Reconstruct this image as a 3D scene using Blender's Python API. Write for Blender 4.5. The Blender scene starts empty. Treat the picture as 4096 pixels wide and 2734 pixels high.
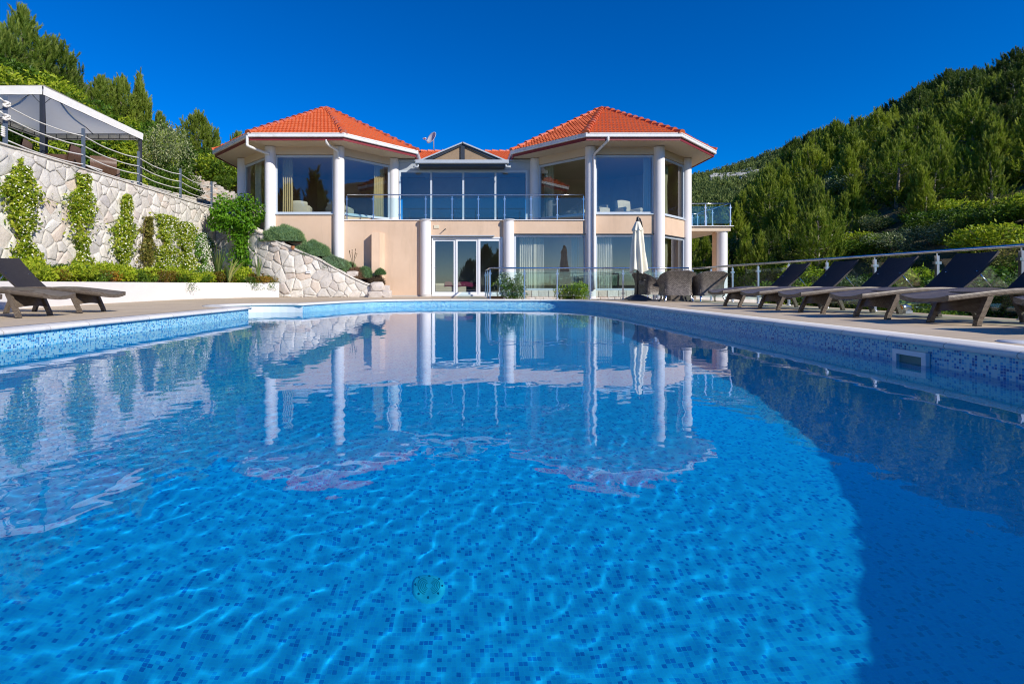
import bpy, math, random
import numpy as np
from mathutils import Vector, Matrix, noise
from mathutils.geometry import tessellate_polygon
random.seed(7)
RNG = np.random.default_rng(11)
SC = bpy.context.scene
COL = SC.collection
PI = math.pi
R = math.radians

# ---------------------------------------------------------------- helpers
class MB:
    """collects shapes and links them as ONE mesh object"""
    def __init__(self):
        self.v = []; self.f = []; self.uv = []; self.sm = []
    def add(self, vs, fs, uvs=None, smooth=False):
        b = len(self.v)
        self.v.extend([tuple(p) for p in vs])
        for i, f in enumerate(fs):
            self.f.append(tuple(b + k for k in f))
            self.uv.append(None if uvs is None else uvs[i])
            self.sm.append(smooth)
        return self
    def box(self, x0, x1, y0, y1, z0, z1):
        vs = [(x, y, z) for z in (z0, z1) for y in (y0, y1) for x in (x0, x1)]
        return self.add(vs, [(0, 2, 3, 1), (4, 5, 7, 6), (0, 1, 5, 4), (2, 6, 7, 3), (0, 4, 6, 2), (1, 3, 7, 5)])
    def obox(self, c, ax, ay, az):
        c, ax, ay, az = Vector(c), Vector(ax), Vector(ay), Vector(az)
        vs = [c + ax * sx + ay * sy + az * sz for sz in (-1, 1) for sy in (-1, 1) for sx in (-1, 1)]
        return self.add(vs, [(0, 2, 3, 1), (4, 5, 7, 6), (0, 1, 5, 4), (2, 6, 7, 3), (0, 4, 6, 2), (1, 3, 7, 5)])
    def wall(self, p0, p1, z0, z1, o0, o1):
        """a box standing on the line p0-p1, from offset o0 to o1 along its right-hand normal"""
        d = Vector((p1[0] - p0[0], p1[1] - p0[1])).normalized(); n = Vector((d.y, -d.x))
        q = [(p0[0] + n.x * o0, p0[1] + n.y * o0), (p1[0] + n.x * o0, p1[1] + n.y * o0),
             (p1[0] + n.x * o1, p1[1] + n.y * o1), (p0[0] + n.x * o1, p0[1] + n.y * o1)]
        return self.prism(q, z0, z1)
    def prism(self, q, z0, z1):
        n = len(q)
        a = sum(q[i][0] * q[(i + 1) % n][1] - q[(i + 1) % n][0] * q[i][1] for i in range(n))
        if a < 0: q = q[::-1]
        vs = [(x, y, z0) for x, y in q] + [(x, y, z1) for x, y in q]
        fs = [tuple(range(n))[::-1], tuple(range(n, 2 * n))] + [(i, (i + 1) % n, n + (i + 1) % n, n + i) for i in range(n)]
        return self.add(vs, fs)
    def tube(self, pts, r, n=8, cap=True):
        pts = [Vector(p) for p in pts]; m = len(pts)
        rs = r if isinstance(r, (list, tuple)) else [r] * m
        vs = []; up = Vector((0, 0, 1)); px = None
        for i, p in enumerate(pts):
            t = (pts[min(i + 1, m - 1)] - pts[max(i - 1, 0)]).normalized()
            if px is None:
                px = t.cross(up)
                if px.length < 1e-3: px = t.cross(Vector((1, 0, 0)))
            px = (px - t * px.dot(t)).normalized(); py = t.cross(px)
            for k in range(n):
                a = 2 * PI * k / n
                vs.append(p + (px * math.cos(a) + py * math.sin(a)) * rs[i])
        fs = [(i * n + k, i * n + (k + 1) % n, (i + 1) * n + (k + 1) % n, (i + 1) * n + k) for i in range(m - 1) for k in range(n)]
        self.add(vs, fs, smooth=True)
        if cap:
            b = len(self.v) - len(vs)
            self.f += [tuple(b + k for k in range(n))[::-1], tuple(b + (m - 1) * n + k for k in range(n))]
            self.uv += [None, None]; self.sm += [False, False]
        return self
    def lathe(self, c, prof, n=24, smooth=True):
        vs = [(c[0] + r * math.cos(2 * PI * k / n), c[1] + r * math.sin(2 * PI * k / n), c[2] + z) for r, z in prof for k in range(n)]
        fs = [(i * n + k, i * n + (k + 1) % n, (i + 1) * n + (k + 1) % n, (i + 1) * n + k) for i in range(len(prof) - 1) for k in range(n)]
        return self.add(vs, fs, smooth=smooth)
    def grid(self, rows, uvr=None, close=False, smooth=True, flip=False):
        """rows: list of equally long point lists"""
        m, n = len(rows), len(rows[0])
        vs = [p for r in rows for p in r]; fs = []; us = []
        for i in range(m - 1):
            for k in range(n if close else n - 1):
                k2 = (k + 1) % n
                f = (i * n + k, i * n + k2, (i + 1) * n + k2, (i + 1) * n + k)
                u = None
                if uvr is not None:
                    u = [uvr[i][k], uvr[i][k2], uvr[i + 1][k2], uvr[i + 1][k]]
                if flip: f = f[::-1]; u = u[::-1] if u else None
                fs.append(f); us.append(u)
        return self.add(vs, fs, us if uvr is not None else None, smooth)
    def build(self, name, mat, parent=None, sharp=None):
        off = Vector((0, 0, 0)); p = parent
        while p is not None:
            off += p.location; p = p.parent
        me = bpy.data.meshes.new(name)
        V = np.array(self.v, dtype=np.float64).reshape(-1, 3) - np.array(off)
        me.from_pydata(V.tolist(), [], self.f)
        me.polygons.foreach_set('use_smooth', self.sm)
        me.update()
        uvl = me.uv_layers.new(name='UVMap')
        nl = len(me.loops)
        li = np.empty(nl, dtype=np.int32); me.loops.foreach_get('vertex_index', li)
        pn = np.empty(len(me.polygons) * 3); me.polygons.foreach_get('normal', pn); pn = np.abs(pn.reshape(-1, 3))
        tot = np.empty(len(me.polygons), dtype=np.int32); me.polygons.foreach_get('loop_total', tot)
        ln = np.repeat(pn, tot, axis=0); co = V[li] + np.array(off)
        mx = np.argmax(ln, axis=1)
        uv = np.where((mx == 0)[:, None], co[:, [1, 2]], np.where((mx == 1)[:, None], co[:, [0, 2]], co[:, [0, 1]]))
        if any(u is not None for u in self.uv):
            st = np.concatenate([[0], np.cumsum(tot)])
            for i, u in enumerate(self.uv):
                if u is not None: uv[st[i]:st[i] + len(u)] = u
        uvl.data.foreach_set('uv', uv.astype(np.float32).ravel())
        me.materials.append(mat)
        o = bpy.data.objects.new(name, me); COL.objects.link(o)
        if parent is not None: o.parent = parent
        return o

def np_mesh(name, V, k, mat, parent=None, col=None):
    """consecutive k-gons out of an (n*k,3) array"""
    off = Vector((0, 0, 0)); p = parent
    while p is not None:
        off += p.location; p = p.parent
    V = np.asarray(V, dtype=np.float64) - np.array(off)
    n = len(V); nf = n // k
    me = bpy.data.meshes.new(name)
    me.vertices.add(n); me.vertices.foreach_set('co', V.astype(np.float32).ravel())
    me.loops.add(n); me.loops.foreach_set('vertex_index', np.arange(n, dtype=np.int32))
    me.polygons.add(nf)
    me.polygons.foreach_set('loop_start', np.arange(0, n, k, dtype=np.int32))
    me.polygons.foreach_set('loop_total', np.full(nf, k, dtype=np.int32))
    if col is not None:
        a = me.attributes.new('tone', 'FLOAT', 'POINT'); a.data.foreach_set('value', np.asarray(col, dtype=np.float32))
    me.update(); me.validate()
    me.materials.append(mat)
    o = bpy.data.objects.new(name, me); COL.objects.link(o)
    if parent is not None: o.parent = parent
    return o

def tag(o, label=None, cat=None, group=None, kind=None):
    if label: o['label'] = label
    if cat: o['category'] = cat
    if group: o['group'] = group
    if kind: o['kind'] = kind
    return o
def thing(name, label, cat, loc=(0, 0, 0), group=None):
    o = bpy.data.objects.new(name, None); COL.objects.link(o)
    o.location = loc; o.empty_display_size = .2
    return tag(o, label, cat, group)
def dup(root, loc, rz=0, sc=1, label=None, group=None):
    def cp(o, par):
        c = o.copy(); COL.objects.link(c)
        if par is not None: c.parent = par
        for ch in kids.get(o.name, []): cp(ch, c)
        return c
    kids = {}
    def walk(o):
        kids[o.name] = list(o.children)
        for ch in o.children: walk(ch)
    walk(root)
    r = cp(root, None)
    r.location = loc; r.rotation_euler = (0, 0, rz); r.scale = (sc, sc, sc) if not isinstance(sc, tuple) else sc
    if label: r['label'] = label
    if group: r['group'] = group
    return r
def catmull(pts, per=8, closed=False):
    out = []; n = len(pts)
    P = [Vector(p) for p in pts]
    for i in range(n if closed else n - 1):
        if closed: a, b, c, d = P[i - 1], P[i], P[(i + 1) % n], P[(i + 2) % n]
        else: a, b, c, d = P[max(i - 1, 0)], P[i], P[i + 1], P[min(i + 2, n - 1)]
        for k in range(per):
            t = k / per
            out.append(.5 * ((2 * b) + (c - a) * t + (2 * a - 5 * b + 4 * c - d) * t * t + (3 * b - a - 3 * c + d) * t ** 3))
    if not closed: out.append(P[-1])
    return out
def lerp(a, b, t): return a + (b - a) * t
def sstep(a, b, x):
    t = min(1, max(0, (x - a) / (b - a))); return t * t * (3 - 2 * t)
def interp(x, xs, ys): return float(np.interp(x, xs, ys))

# ---------------------------------------------------------------- materials
class NT:
    def __init__(self, name):
        self.m = bpy.data.materials.new(name); self.m.use_nodes = True
        self.t = self.m.node_tree; self.b = self.t.nodes['Principled BSDF']; self.o = self.t.nodes['Material Output']
    def n(self, ty, **kw):
        x = self.t.nodes.new(ty)
        for k, v in kw.items(): setattr(x, k, v)
        return x
    def l(self, a, b): self.t.links.new(a, b)
    def val(self, sock, v):
        if hasattr(v, 'links') or isinstance(v, bpy.types.NodeSocket): self.l(v, sock)
        else: sock.default_value = v
    def math(self, op, a, b=None, c=None):
        x = self.n('ShaderNodeMath', operation=op)
        self.val(x.inputs[0], a)
        if b is not None: self.val(x.inputs[1], b)
        if c is not None: self.val(x.inputs[2], c)
        return x.outputs[0]
    def ramp(self, fac, stops, const=False):
        x = self.n('ShaderNodeValToRGB'); cr = x.color_ramp
        cr.interpolation = 'CONSTANT' if const else 'LINEAR'
        while len(cr.elements) < len(stops): cr.elements.new(.5)
        for e, (p, c) in zip(cr.elements, stops):
            e.position = p; e.color = (*c, 1) if len(c) == 3 else c
        self.val(x.inputs[0], fac); return x.outputs[0]
    def mix(self, fac, a, b, mode='MIX'):
        x = self.n('ShaderNodeMix', data_type='RGBA', blend_type=mode)
        self.val(x.inputs[0], fac)
        for s, v in ((x.inputs[6], a), (x.inputs[7], b)):
            self.val(s, (*v, 1) if isinstance(v, tuple) and len(v) == 3 else v)
        return x.outputs[2]
    def noise(self, scale, detail=4, rough=.55, vec=None, dim='3D'):
        x = self.n('ShaderNodeTexNoise', noise_dimensions=dim)
        x.inputs['Scale'].default_value = scale; x.inputs['Detail'].default_value = detail; x.inputs['Roughness'].default_value = rough
        if vec is not None: self.l(vec, x.inputs['Vector'])
        return x.outputs[0]
    def coord(self, w='Object'): return self.n('ShaderNodeTexCoord').outputs[w]
    def geo(self, w='Random Per Island'): return self.n('ShaderNodeNewGeometry').outputs[w]
    def bump(self, h, strength=.3, dist=.01):
        x = self.n('ShaderNodeBump'); x.inputs['Strength'].default_value = strength; x.inputs['Distance'].default_value = dist
        self.l(h, x.inputs['Height']); self.l(x.outputs[0], self.b.inputs['Normal']); return x.outputs[0]
    def set(self, **kw):
        for k, v in kw.items(): self.val(self.b.inputs[k.replace('_', ' ')], (*v, 1) if isinstance(v, tuple) and len(v) == 3 else v)
        return self

def plain(name, col, rough=.5, var=.12, scale=3, metal=0, bump=0, bscale=60, dirt=None):
    t = NT(name)
    nz = t.noise(scale, 5, .6, t.coord())
    a = tuple(c * (1 - var) for c in col); b = tuple(min(1, c * (1 + var)) for c in col)
    c = t.ramp(nz, [(.3, a), (.7, b)])
    if dirt:
        d = t.noise(dirt[1], 6, .7, t.coord())
        c = t.mix(t.ramp(d, [(.52, (0, 0, 0)), (.8, (1, 1, 1))]), c, dirt[0])
    t.set(Base_Color=c, Roughness=rough, Metallic=metal)
    if bump: t.bump(t.noise(bscale, 4, .6, t.coord()), bump, .006)
    return t.m

def foliage(name, stops, trans=.25, rough=.5, tone=None, clump=1.3, vary=True):
    t = NT(name)
    r = t.geo()
    c = t.ramp(r, stops)
    nz = t.noise(clump, 3, .6, t.coord())
    c = t.mix(.55, c, t.ramp(nz, [(.3, (.45, .5, .45)), (.7, (1.25, 1.2, 1.0))]), 'MULTIPLY')
    if vary: oi_ = t.n('ShaderNodeObjectInfo'); c = t.mix(1, c, t.ramp(oi_.outputs['Random'], [(0, (.52, .62, .50)), (.5, (.95, .98, .95)), (1, (1.38, 1.2, 1.05))]), 'MULTIPLY')
    if tone:
        at = t.n('ShaderNodeAttribute', attribute_name='tone')
        c = t.mix(at.outputs['Fac'], c, tone)
    t.set(Base_Color=c, Roughness=rough)
    t.b.inputs['Specular IOR Level'].default_value = .3
    if trans:
        tr = t.n('ShaderNodeBsdfTranslucent'); t.l(c, tr.inputs[0])
        mx = t.n('ShaderNodeMixShader'); mx.inputs[0].default_value = trans
        t.l(t.b.outputs[0], mx.inputs[1]); t.l(tr.outputs[0], mx.inputs[2]); t.l(mx.outputs[0], t.o.inputs[0])
    return t.m

def glassmat(name, tint, f0=.04, base=0.0):
    """clear pane: mirror share by Schlick on either side, the rest passes straight through"""
    t = NT(name); g = t.n('ShaderNodeNewGeometry'); d = t.n('ShaderNodeVectorMath', operation='DOT_PRODUCT')
    t.l(g.outputs['Normal'], d.inputs[0]); t.l(g.outputs['Incoming'], d.inputs[1])
    c = t.math('SUBTRACT', 1, t.math('MINIMUM', t.math('ABSOLUTE', d.outputs['Value']), 1))
    f = t.math('MULTIPLY_ADD', t.math('POWER', c, 5), 1 - f0, f0)
    tr = t.n('ShaderNodeBsdfTransparent'); tr.inputs[0].default_value = (*tint, 1)
    gl = t.n('ShaderNodeBsdfGlossy'); gl.inputs['Roughness'].default_value = 0.0
    mx = t.n('ShaderNodeMixShader'); t.l(f, mx.inputs[0]); t.l(tr.outputs[0], mx.inputs[1]); t.l(gl.outputs[0], mx.inputs[2])
    t.l(mx.outputs[0], t.o.inputs[0]); return t.m

def mosaic(name, stops, grout, size=.0226, gw=.07):
    t = NT(name)
    uv = t.coord('UV')
    mp = t.n('ShaderNodeVectorMath', operation='SCALE'); mp.inputs[3].default_value = 1 / size; t.l(uv, mp.inputs[0])
    fl = t.n('ShaderNodeVectorMath', operation='FLOOR'); t.l(mp.outputs[0], fl.inputs[0])
    fr = t.n('ShaderNodeVectorMath', operation='FRACTION'); t.l(mp.outputs[0], fr.inputs[0])
    wn = t.n('ShaderNodeTexWhiteNoise', noise_dimensions='2D'); t.l(fl.outputs[0], wn.inputs['Vector'])
    c = t.ramp(wn.outputs['Value'], stops, True)
    sp = t.n('ShaderNodeSeparateXYZ'); t.l(fr.outputs[0], sp.inputs[0])
    def edge(s):
        a = t.math('LESS_THAN', s, gw); b = t.math('GREATER_THAN', s, 1 - gw); return t.math('MAXIMUM', a, b)
    g = t.math('MAXIMUM', edge(sp.outputs[0]), edge(sp.outputs[1]))
    c = t.mix(g, c, grout)
    t.set(Base_Color=c, Roughness=t.math('MULTIPLY_ADD', g, .4, .28)); t.b.inputs['Specular IOR Level'].default_value = .3
    t.bump(t.math('SUBTRACT', 1, g), .2, .002)
    return t.m

M = {}
M['white'] = plain('white_render', (.80, .775, .75), .75, .025, 1.2, bump=.12, bscale=90)
M['column'] = plain('column_paint', (.79, .765, .755), .6, .02, .8, bump=.05)
def stucco():
    t = NT('peach_stucco'); co = t.coord()
    n1 = t.noise(.9, 5, .6, co)
    mp = t.n('ShaderNodeMapping'); mp.inputs['Scale'].default_value = (2.2, 2.2, .35); t.l(co, mp.inputs[0])
    n2 = t.noise(1.3, 6, .65, mp.outputs[0])
    c = t.ramp(n1, [(.3, (.63, .45, .31)), (.7, (.71, .525, .375))])
    c = t.mix(t.ramp(n2, [(.5, (0, 0, 0)), (.8, (.6, .6, .6))]), c, (.50, .36, .25))
    t.set(Base_Color=c, Roughness=.9)
    t.bump(t.noise(110, 4, .7, co), .35, .006)
    return t.m
M['peach'] = stucco()
M['cream'] = plain('cream_soffit', (.66, .53, .385), .8, .03, 1, bump=.06)
M['fascia'] = plain('fascia_red', (.21, .022, .026), .45, .1, 3)
M['gutter'] = plain('gutter_white', (.78, .78, .78), .35, .04, 2, dirt=((.5, .47, .4), 2.2))
M['pipe'] = plain('pipe_white', (.8, .78, .75), .4, .03)
M['alu'] = plain('aluminium_frame', (.50, .56, .62), .35, .04, 2)
M['whiteframe'] = plain('white_frame', (.78, .79, .80), .35, .03, 2)
M['grey_metal'] = plain('grey_flashing', (.42, .46, .50), .4, .06, 2)
M['dark_metal'] = plain('dark_metal', (.035, .04, .05), .4, .1)
M['chrome'] = plain('stainless_steel', (.62, .63, .65), .16, .05, 4, metal=1)
M['steel'] = plain('brushed_steel', (.55, .58, .62), .3, .05, 4, metal=1)
M['blue_steel'] = plain('post_grey_blue', (.14, .18, .23), .35, .1, 4, metal=.3)
M['window'] = glassmat('window_glass', (.76, .81, .81), .15)
M['railglass'] = glassmat('rail_glass', (.86, .95, .94), .05)
M['interior'] = plain('interior_wall', (.50, .46, .40), .8, .05)
M['timber_floor'] = plain('interior_floor', (.30, .22, .15), .4, .1)
M['stone_grey'] = plain('grey_sill', (.5, .47, .43), .6, .08)
M['cream_fabric'] = plain('cream_fabric', (.72, .66, .50), .9, .06, 4, bump=.2, bscale=200)
M['gold_fabric'] = plain('gold_curtain', (.62, .50, .26), .8, .08, 3)
M['pale_curtain'] = plain('pale_curtain', (.74, .70, .60), .85, .05, 3)
M['olive_curtain'] = plain('olive_curtain', (.50, .47, .30), .85, .08, 3)
M['magenta'] = plain('magenta_throw', (.16, .012, .06), .8, .15)
def canvasmat():
    t = NT('canopy_canvas'); c = t.ramp(t.noise(2.5, 5, .6, t.coord()), [(.3, (.90, .84, .69)), (.7, (.93, .88, .74))])
    t.set(Base_Color=c, Roughness=.9); t.bump(t.noise(9, 4, .6, t.coord()), .15, .02)
    tr = t.n('ShaderNodeBsdfTranslucent'); t.l(c, tr.inputs[0]); mx = t.n('ShaderNodeMixShader'); mx.inputs[0].default_value = .78
    t.l(t.b.outputs[0], mx.inputs[1]); t.l(tr.outputs[0], mx.inputs[2]); t.l(mx.outputs[0], t.o.inputs[0]); return t.m
M['canvas'] = canvasmat()
M['valance'] = plain('valance_cloth', (.84, .82, .76), .9, .04, 5, bump=.25, bscale=12)
M['parasol'] = plain('parasol_fabric', (.80, .76, .62), .85, .04, 6, bump=.25, bscale=14)
M['rope'] = plain('white_rope', (.72, .69, .62), .9, .12, 30, bump=.6, bscale=70)
M['granite'] = plain('dark_granite', (.05, .055, .065), .5, .5, 90)
M['plastic_black'] = plain('black_plastic', (.02, .02, .022), .35, .1)
M['plastic_white'] = plain('white_plastic', (.8, .8, .78), .4, .03)
M['plaster_pool'] = plain('white_pool_plaster', (.74, .79, .78), .6, .03, 1.5)
M['soil'] = plain('soil', (.16, .10, .065), .95, .35, 6, bump=.8, bscale=30)
M['bark'] = plain('pine_bark', (.33, .28, .23), .9, .35, 8, bump=.8, bscale=25)
M['stem'] = plain('brown_stem', (.17, .12, .07), .9, .3, 8)
M['terracotta'] = plain('terracotta', (.5, .22, .1), .8, .15)
M['cushion'] = plain('pale_cushion', (.66, .63, .62), .9, .05)
M['amber'] = plain('amber_lens', (.75, .30, .05), .2, .1)

def tiles(name, stops, ridge=False):
    t = NT(name); co = t.coord()
    r = t.noise(9, 3, .6, co); big = t.noise(.7, 4, .6, co)
    c = t.ramp(r, stops)
    c = t.mix(t.ramp(big, [(.45, (0, 0, 0)), (.75, (.6, .6, .6))]), c, (.60, .115, .035))
    if ridge:
        s = t.noise(2.6, 5, .75, co)
        c = t.mix(t.ramp(s, [(.5, (0, 0, 0)), (.62, (1, 1, 1))]), c, (.50, .19, .16))
        c = t.mix(t.ramp(t.noise(7, 5, .8, co), [(.6, (0, 0, 0)), (.68, (1, 1, 1))]), c, (.6, .5, .44))
    t.set(Base_Color=c, Roughness=.6)
    t.bump(t.noise(50, 4, .6, co), .15, .005)
    return t.m
M['tiles'] = tiles('clay_tiles', [(.25, (.52, .095, .026)), (.5, (.63, .135, .038)), (.78, (.70, .19, .065))])
M['ridge'] = tiles('ridge_tiles', [(.25, (.56, .09, .025)), (.75, (.70, .17, .05))], True)

def deckmat():
    t = NT('deck_tiles'); co = t.coord()
    br = t.n('ShaderNodeTexBrick'); br.offset = .5
    br.inputs['Scale'].default_value = 1; br.inputs['Brick Width'].default_value = 1.2; br.inputs['Row Height'].default_value = .6
    br.inputs['Mortar Size'].default_value = .004; br.inputs['Mortar Smooth'].default_value = .1
    br.inputs['Color1'].default_value = (.575, .465, .33, 1); br.inputs['Color2'].default_value = (.64, .525, .385, 1); br.inputs['Mortar'].default_value = (.22, .2, .17, 1)
    t.l(co, br.inputs['Vector'])
    mp = t.n('ShaderNodeMapping'); mp.inputs['Scale'].default_value = (1, 12, 1); t.l(co, mp.inputs[0])
    g = t.noise(3, 6, .65, mp.outputs[0])
    c = t.mix(.5, br.outputs[0], t.ramp(g, [(.3, (.72, .72, .72)), (.7, (1.16, 1.15, 1.12))]), 'MULTIPLY')
    st = t.noise(1.4, 5, .7, co)
    c = t.mix(t.ramp(st, [(.55, (0, 0, 0)), (.85, (.5, .5, .5))]), c, (.27, .23, .185))
    t.set(Base_Color=c, Roughness=.85); t.b.inputs['Specular IOR Level'].default_value = .15; t.bump(br.outputs['Fac'], -.3, .003)
    return t.m
M['deck'] = deckmat()
def copingmat():
    t = NT('coping_stone'); uv = t.coord('UV'); co = t.coord()
    sp = t.n('ShaderNodeSeparateXYZ'); t.l(uv, sp.inputs[0])
    fr = t.math('FRACT', t.math('DIVIDE', sp.outputs[0], .6))
    j = t.math('LESS_THAN', fr, .014)
    c = t.ramp(t.noise(14, 6, .7, co), [(.3, (.70, .68, .63)), (.7, (.82, .80, .76))])
    fl = t.math('FLOOR', t.math('DIVIDE', sp.outputs[0], .6))
    wn = t.n('ShaderNodeTexWhiteNoise', noise_dimensions='1D'); t.l(fl, wn.inputs['W'])
    c = t.mix(.5, c, t.ramp(wn.outputs['Value'], [(0, (.86, .86, .86)), (1, (1.08, 1.07, 1.05))]), 'MULTIPLY')
    c = t.mix(j, c, (.42, .38, .32))
    t.set(Base_Color=c, Roughness=.7)
    h = t.math('SUBTRACT', t.noise(120, 4, .7, co), t.math('MULTIPLY', j, 2.0))
    t.bump(h, .35, .006)
    return t.m
M['coping'] = copingmat()
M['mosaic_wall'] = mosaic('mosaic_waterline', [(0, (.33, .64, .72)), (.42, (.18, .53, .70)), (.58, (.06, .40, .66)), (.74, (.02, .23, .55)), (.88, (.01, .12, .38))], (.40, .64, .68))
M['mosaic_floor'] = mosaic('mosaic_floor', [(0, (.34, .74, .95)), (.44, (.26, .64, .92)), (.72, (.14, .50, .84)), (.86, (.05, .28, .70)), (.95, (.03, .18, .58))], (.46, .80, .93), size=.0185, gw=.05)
def stonemat(name, stops):
    t = NT(name); co = t.coord()
    c = t.ramp(t.geo(), stops)
    n1 = t.noise(5, 6, .7, co)
    c = t.mix(.7, c, t.ramp(n1, [(.25, (.72, .70, .67)), (.7, (1.12, 1.11, 1.1))]), 'MULTIPLY')
    s = t.noise(1.7, 6, .75, co)
    c = t.mix(t.ramp(s, [(.56, (0, 0, 0)), (.75, (.6, .6, .6))]), c, (.40, .35, .29))
    t.set(Base_Color=c, Roughness=.85)
    t.bump(t.math('ADD', t.noise(9, 6, .65, co), t.math('MULTIPLY', t.noise(38, 5, .7, co), .6)), .6, .03)
    return t.m
M['stone'] = stonemat('field_stone', [(0, (.76, .71, .62)), (.18, (.60, .57, .52)), (.34, (.80, .76, .68)), (.5, (.68, .63, .55)), (.64, (.83, .80, .73)), (.8, (.72, .60, .49)), (.9, (.56, .53, .50)), (1, (.80, .75, .66))])
M['rubble_far'] = plain('far_rock', (.36, .36, .34), .9, .25, .3)
M['mortar'] = plain('mortar', (.66, .615, .54), .95, .15, 6, bump=.6, bscale=40)
M['rubble'] = stonemat('rubble_stone', [(0, (.50, .46, .40)), (.4, (.62, .56, .48)), (.7, (.42, .40, .37)), (.9, (.60, .42, .28)), (1, (.66, .62, .55))])

def wicker(name, c1, c2, mort, w=.030, h=.0135, rough=.38):
    t = NT(name); uv = t.coord('UV')
    br = t.n('ShaderNodeTexBrick'); br.offset = .5
    br.inputs['Scale'].default_value = 1; br.inputs['Brick Width'].default_value = w; br.inputs['Row Height'].default_value = h
    br.inputs['Mortar Size'].default_value = h * .17; br.inputs['Mortar Smooth'].default_value = .6
    br.inputs['Color1'].default_value = (*c1, 1); br.inputs['Color2'].default_value = (*c2, 1); br.inputs['Mortar'].default_value = (*mort, 1)
    t.l(uv, br.inputs['Vector'])
    t.set(Base_Color=br.outputs[0], Roughness=rough)
    t.bump(br.outputs['Fac'], -1.0, .006); t.b.inputs['Specular IOR Level'].default_value = .35
    return t.m
M['wicker'] = wicker('dark_wicker', (.15, .115, .085), (.24, .195, .15), (.008, .006, .005), .032, .0145)
M['wicker_back'] = wicker('wicker_back_panel', (.042, .037, .037), (.062, .055, .052), (.006, .005, .005), .02, .012, .62)
M['wicker_chair'] = wicker('chair_wicker', (.13, .11, .095), (.25, .215, .185), (.006, .005, .004), .055, .03)
M['wicker_brown'] = wicker('brown_wicker', (.14, .075, .05), (.19, .11, .07), (.03, .015, .01), .05, .022)

M['pine'] = foliage('pine_needles', [(0, (.15, .25, .016)), (.5, (.235, .35, .024)), (1, (.33, .42, .035))], .42, .5, (.58, .62, .11), .5)
M['pine_dark'] = foliage('dark_pine_needles', [(0, (.055, .115, .016)), (.5, (.085, .155, .02)), (1, (.13, .20, .027))], .35, .5, (.22, .27, .05), .5)
M['pine_mid'] = foliage('mid_pine_needles', [(0, (.085, .165, .016)), (.5, (.14, .235, .024)), (1, (.20, .29, .035))], .38, .5, (.38, .44, .09), .5)
M['bush'] = foliage('bush_leaves', [(0, (.05, .125, .012)), (.5, (.10, .20, .016)), (1, (.18, .29, .03))], .38)
M['bush_yellow'] = foliage('yellow_green_leaves', [(0, (.20, .33, .016)), (.5, (.42, .53, .028)), (1, (.62, .66, .06))], .42, vary=False)
M['bush_silver'] = foliage('silvery_leaves', [(0, (.10, .17, .05)), (.6, (.22, .30, .13)), (1, (.42, .47, .32))], .25)
M['jasmine'] = foliage('jasmine_leaves', [(0, (.11, .22, .012)), (.45, (.34, .46, .024)), (1, (.62, .64, .08))], .4, vary=False)
M['petals'] = plain('white_petals', (.82, .80, .68), .6, .05)
M['dull_leaf'] = foliage('dull_leaves', [(0, (.09, .125, .025)), (.6, (.19, .20, .05)), (1, (.28, .26, .08))], .3)
M['wisteria'] = foliage('bright_green_leaves', [(0, (.07, .22, .008)), (.5, (.14, .34, .014)), (1, (.25, .46, .03))], .4, vary=False)
M['yucca'] = foliage('sword_leaves', [(0, (.05, .11, .03)), (.5, (.14, .2, .06)), (1, (.42, .40, .16))], .15, .4)
M['lavender'] = foliage('lavender_leaves', [(0, (.10, .21, .09)), (.5, (.19, .32, .14)), (1, (.32, .45, .22))], .2, .7, None, 2)
M['santolina'] = foliage('silver_needles', [(0, (.22, .31, .20)), (.6, (.36, .45, .32)), (1, (.5, .56, .44))], .15, .7, None, 2)
M['dead'] = foliage('dead_twigs', [(0, (.09, .05, .035)), (.6, (.17, .11, .08)), (1, (.26, .18, .12))], .1, .9)
M['redleaf'] = foliage('reddish_leaves', [(0, (.16, .22, .018)), (.45, (.32, .24, .025)), (1, (.42, .13, .025))], .3)
M['drygrass'] = foliage('dry_grass', [(0, (.22, .17, .05)), (.5, (.36, .28, .1)), (1, (.16, .19, .05))], .25, .8)
M['forest'] = foliage('far_forest_leaves', [(0, (.08, .14, .045)), (.5, (.12, .185, .055)), (1, (.18, .24, .075))], .25, .7, None, .05)  # distance haze put into the colour: greens paler and bluer
def groundmat(name, a, b, c_, s=.4):
    t = NT(name); co = t.coord()
    n1 = t.noise(s, 8, .65, co); n2 = t.noise(s * 5, 6, .7, co)
    c = t.ramp(n1, [(.35, a), (.6, b)])
    c = t.mix(t.ramp(n2, [(.55, (0, 0, 0)), (.7, (1, 1, 1))]), c, c_)
    t.set(Base_Color=c, Roughness=.95); t.bump(n2, .8, .2)
    return t.m
M['ground'] = groundmat('scrub_ground', (.06, .075, .022), (.13, .11, .05), (.27, .21, .12))
M['farhill'] = groundmat('far_hill_ground', (.05, .075, .03), (.08, .095, .045), (.15, .13, .085), .03)
# ---------------------------------------------------------------- pool, deck, water
WZ = -.22; FLOOR = -1.52
SUNV = Vector((1, -1, .80)).normalized()
rt = catmull([(.95, -3.2), (1.4, -1.7), (2.08, -.65), (2.88, .35), (3.6, 1.4), (4.02, 2.8), (4.16, 4.5), (4.18, 8), (4.2, 11), (4.18, 13.4), (4.05, 15.0), (3.72, 16.1), (3.1, 16.75), (2.2, 17.0), (.5, 17.1), (-1.3, 16.95), (-2.5, 16.45), (-3.25, 15.5), (-3.8, 14.2), (-4.1, 13.3)], 10)  # near right stretch, out of view, bent inward to place the floor's shade edge
A = Vector((-4.68, 11.3)); B = Vector((-4.1, 13.3)); mid = (A + B) / 2
ue = (B - A) / 2; ne = Vector((-ue.y, ue.x)).normalized() * 1.45
alc = [mid + ue * math.cos(t) + ne * math.sin(t) for t in np.linspace(0, PI, 22)][1:-1]
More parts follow.
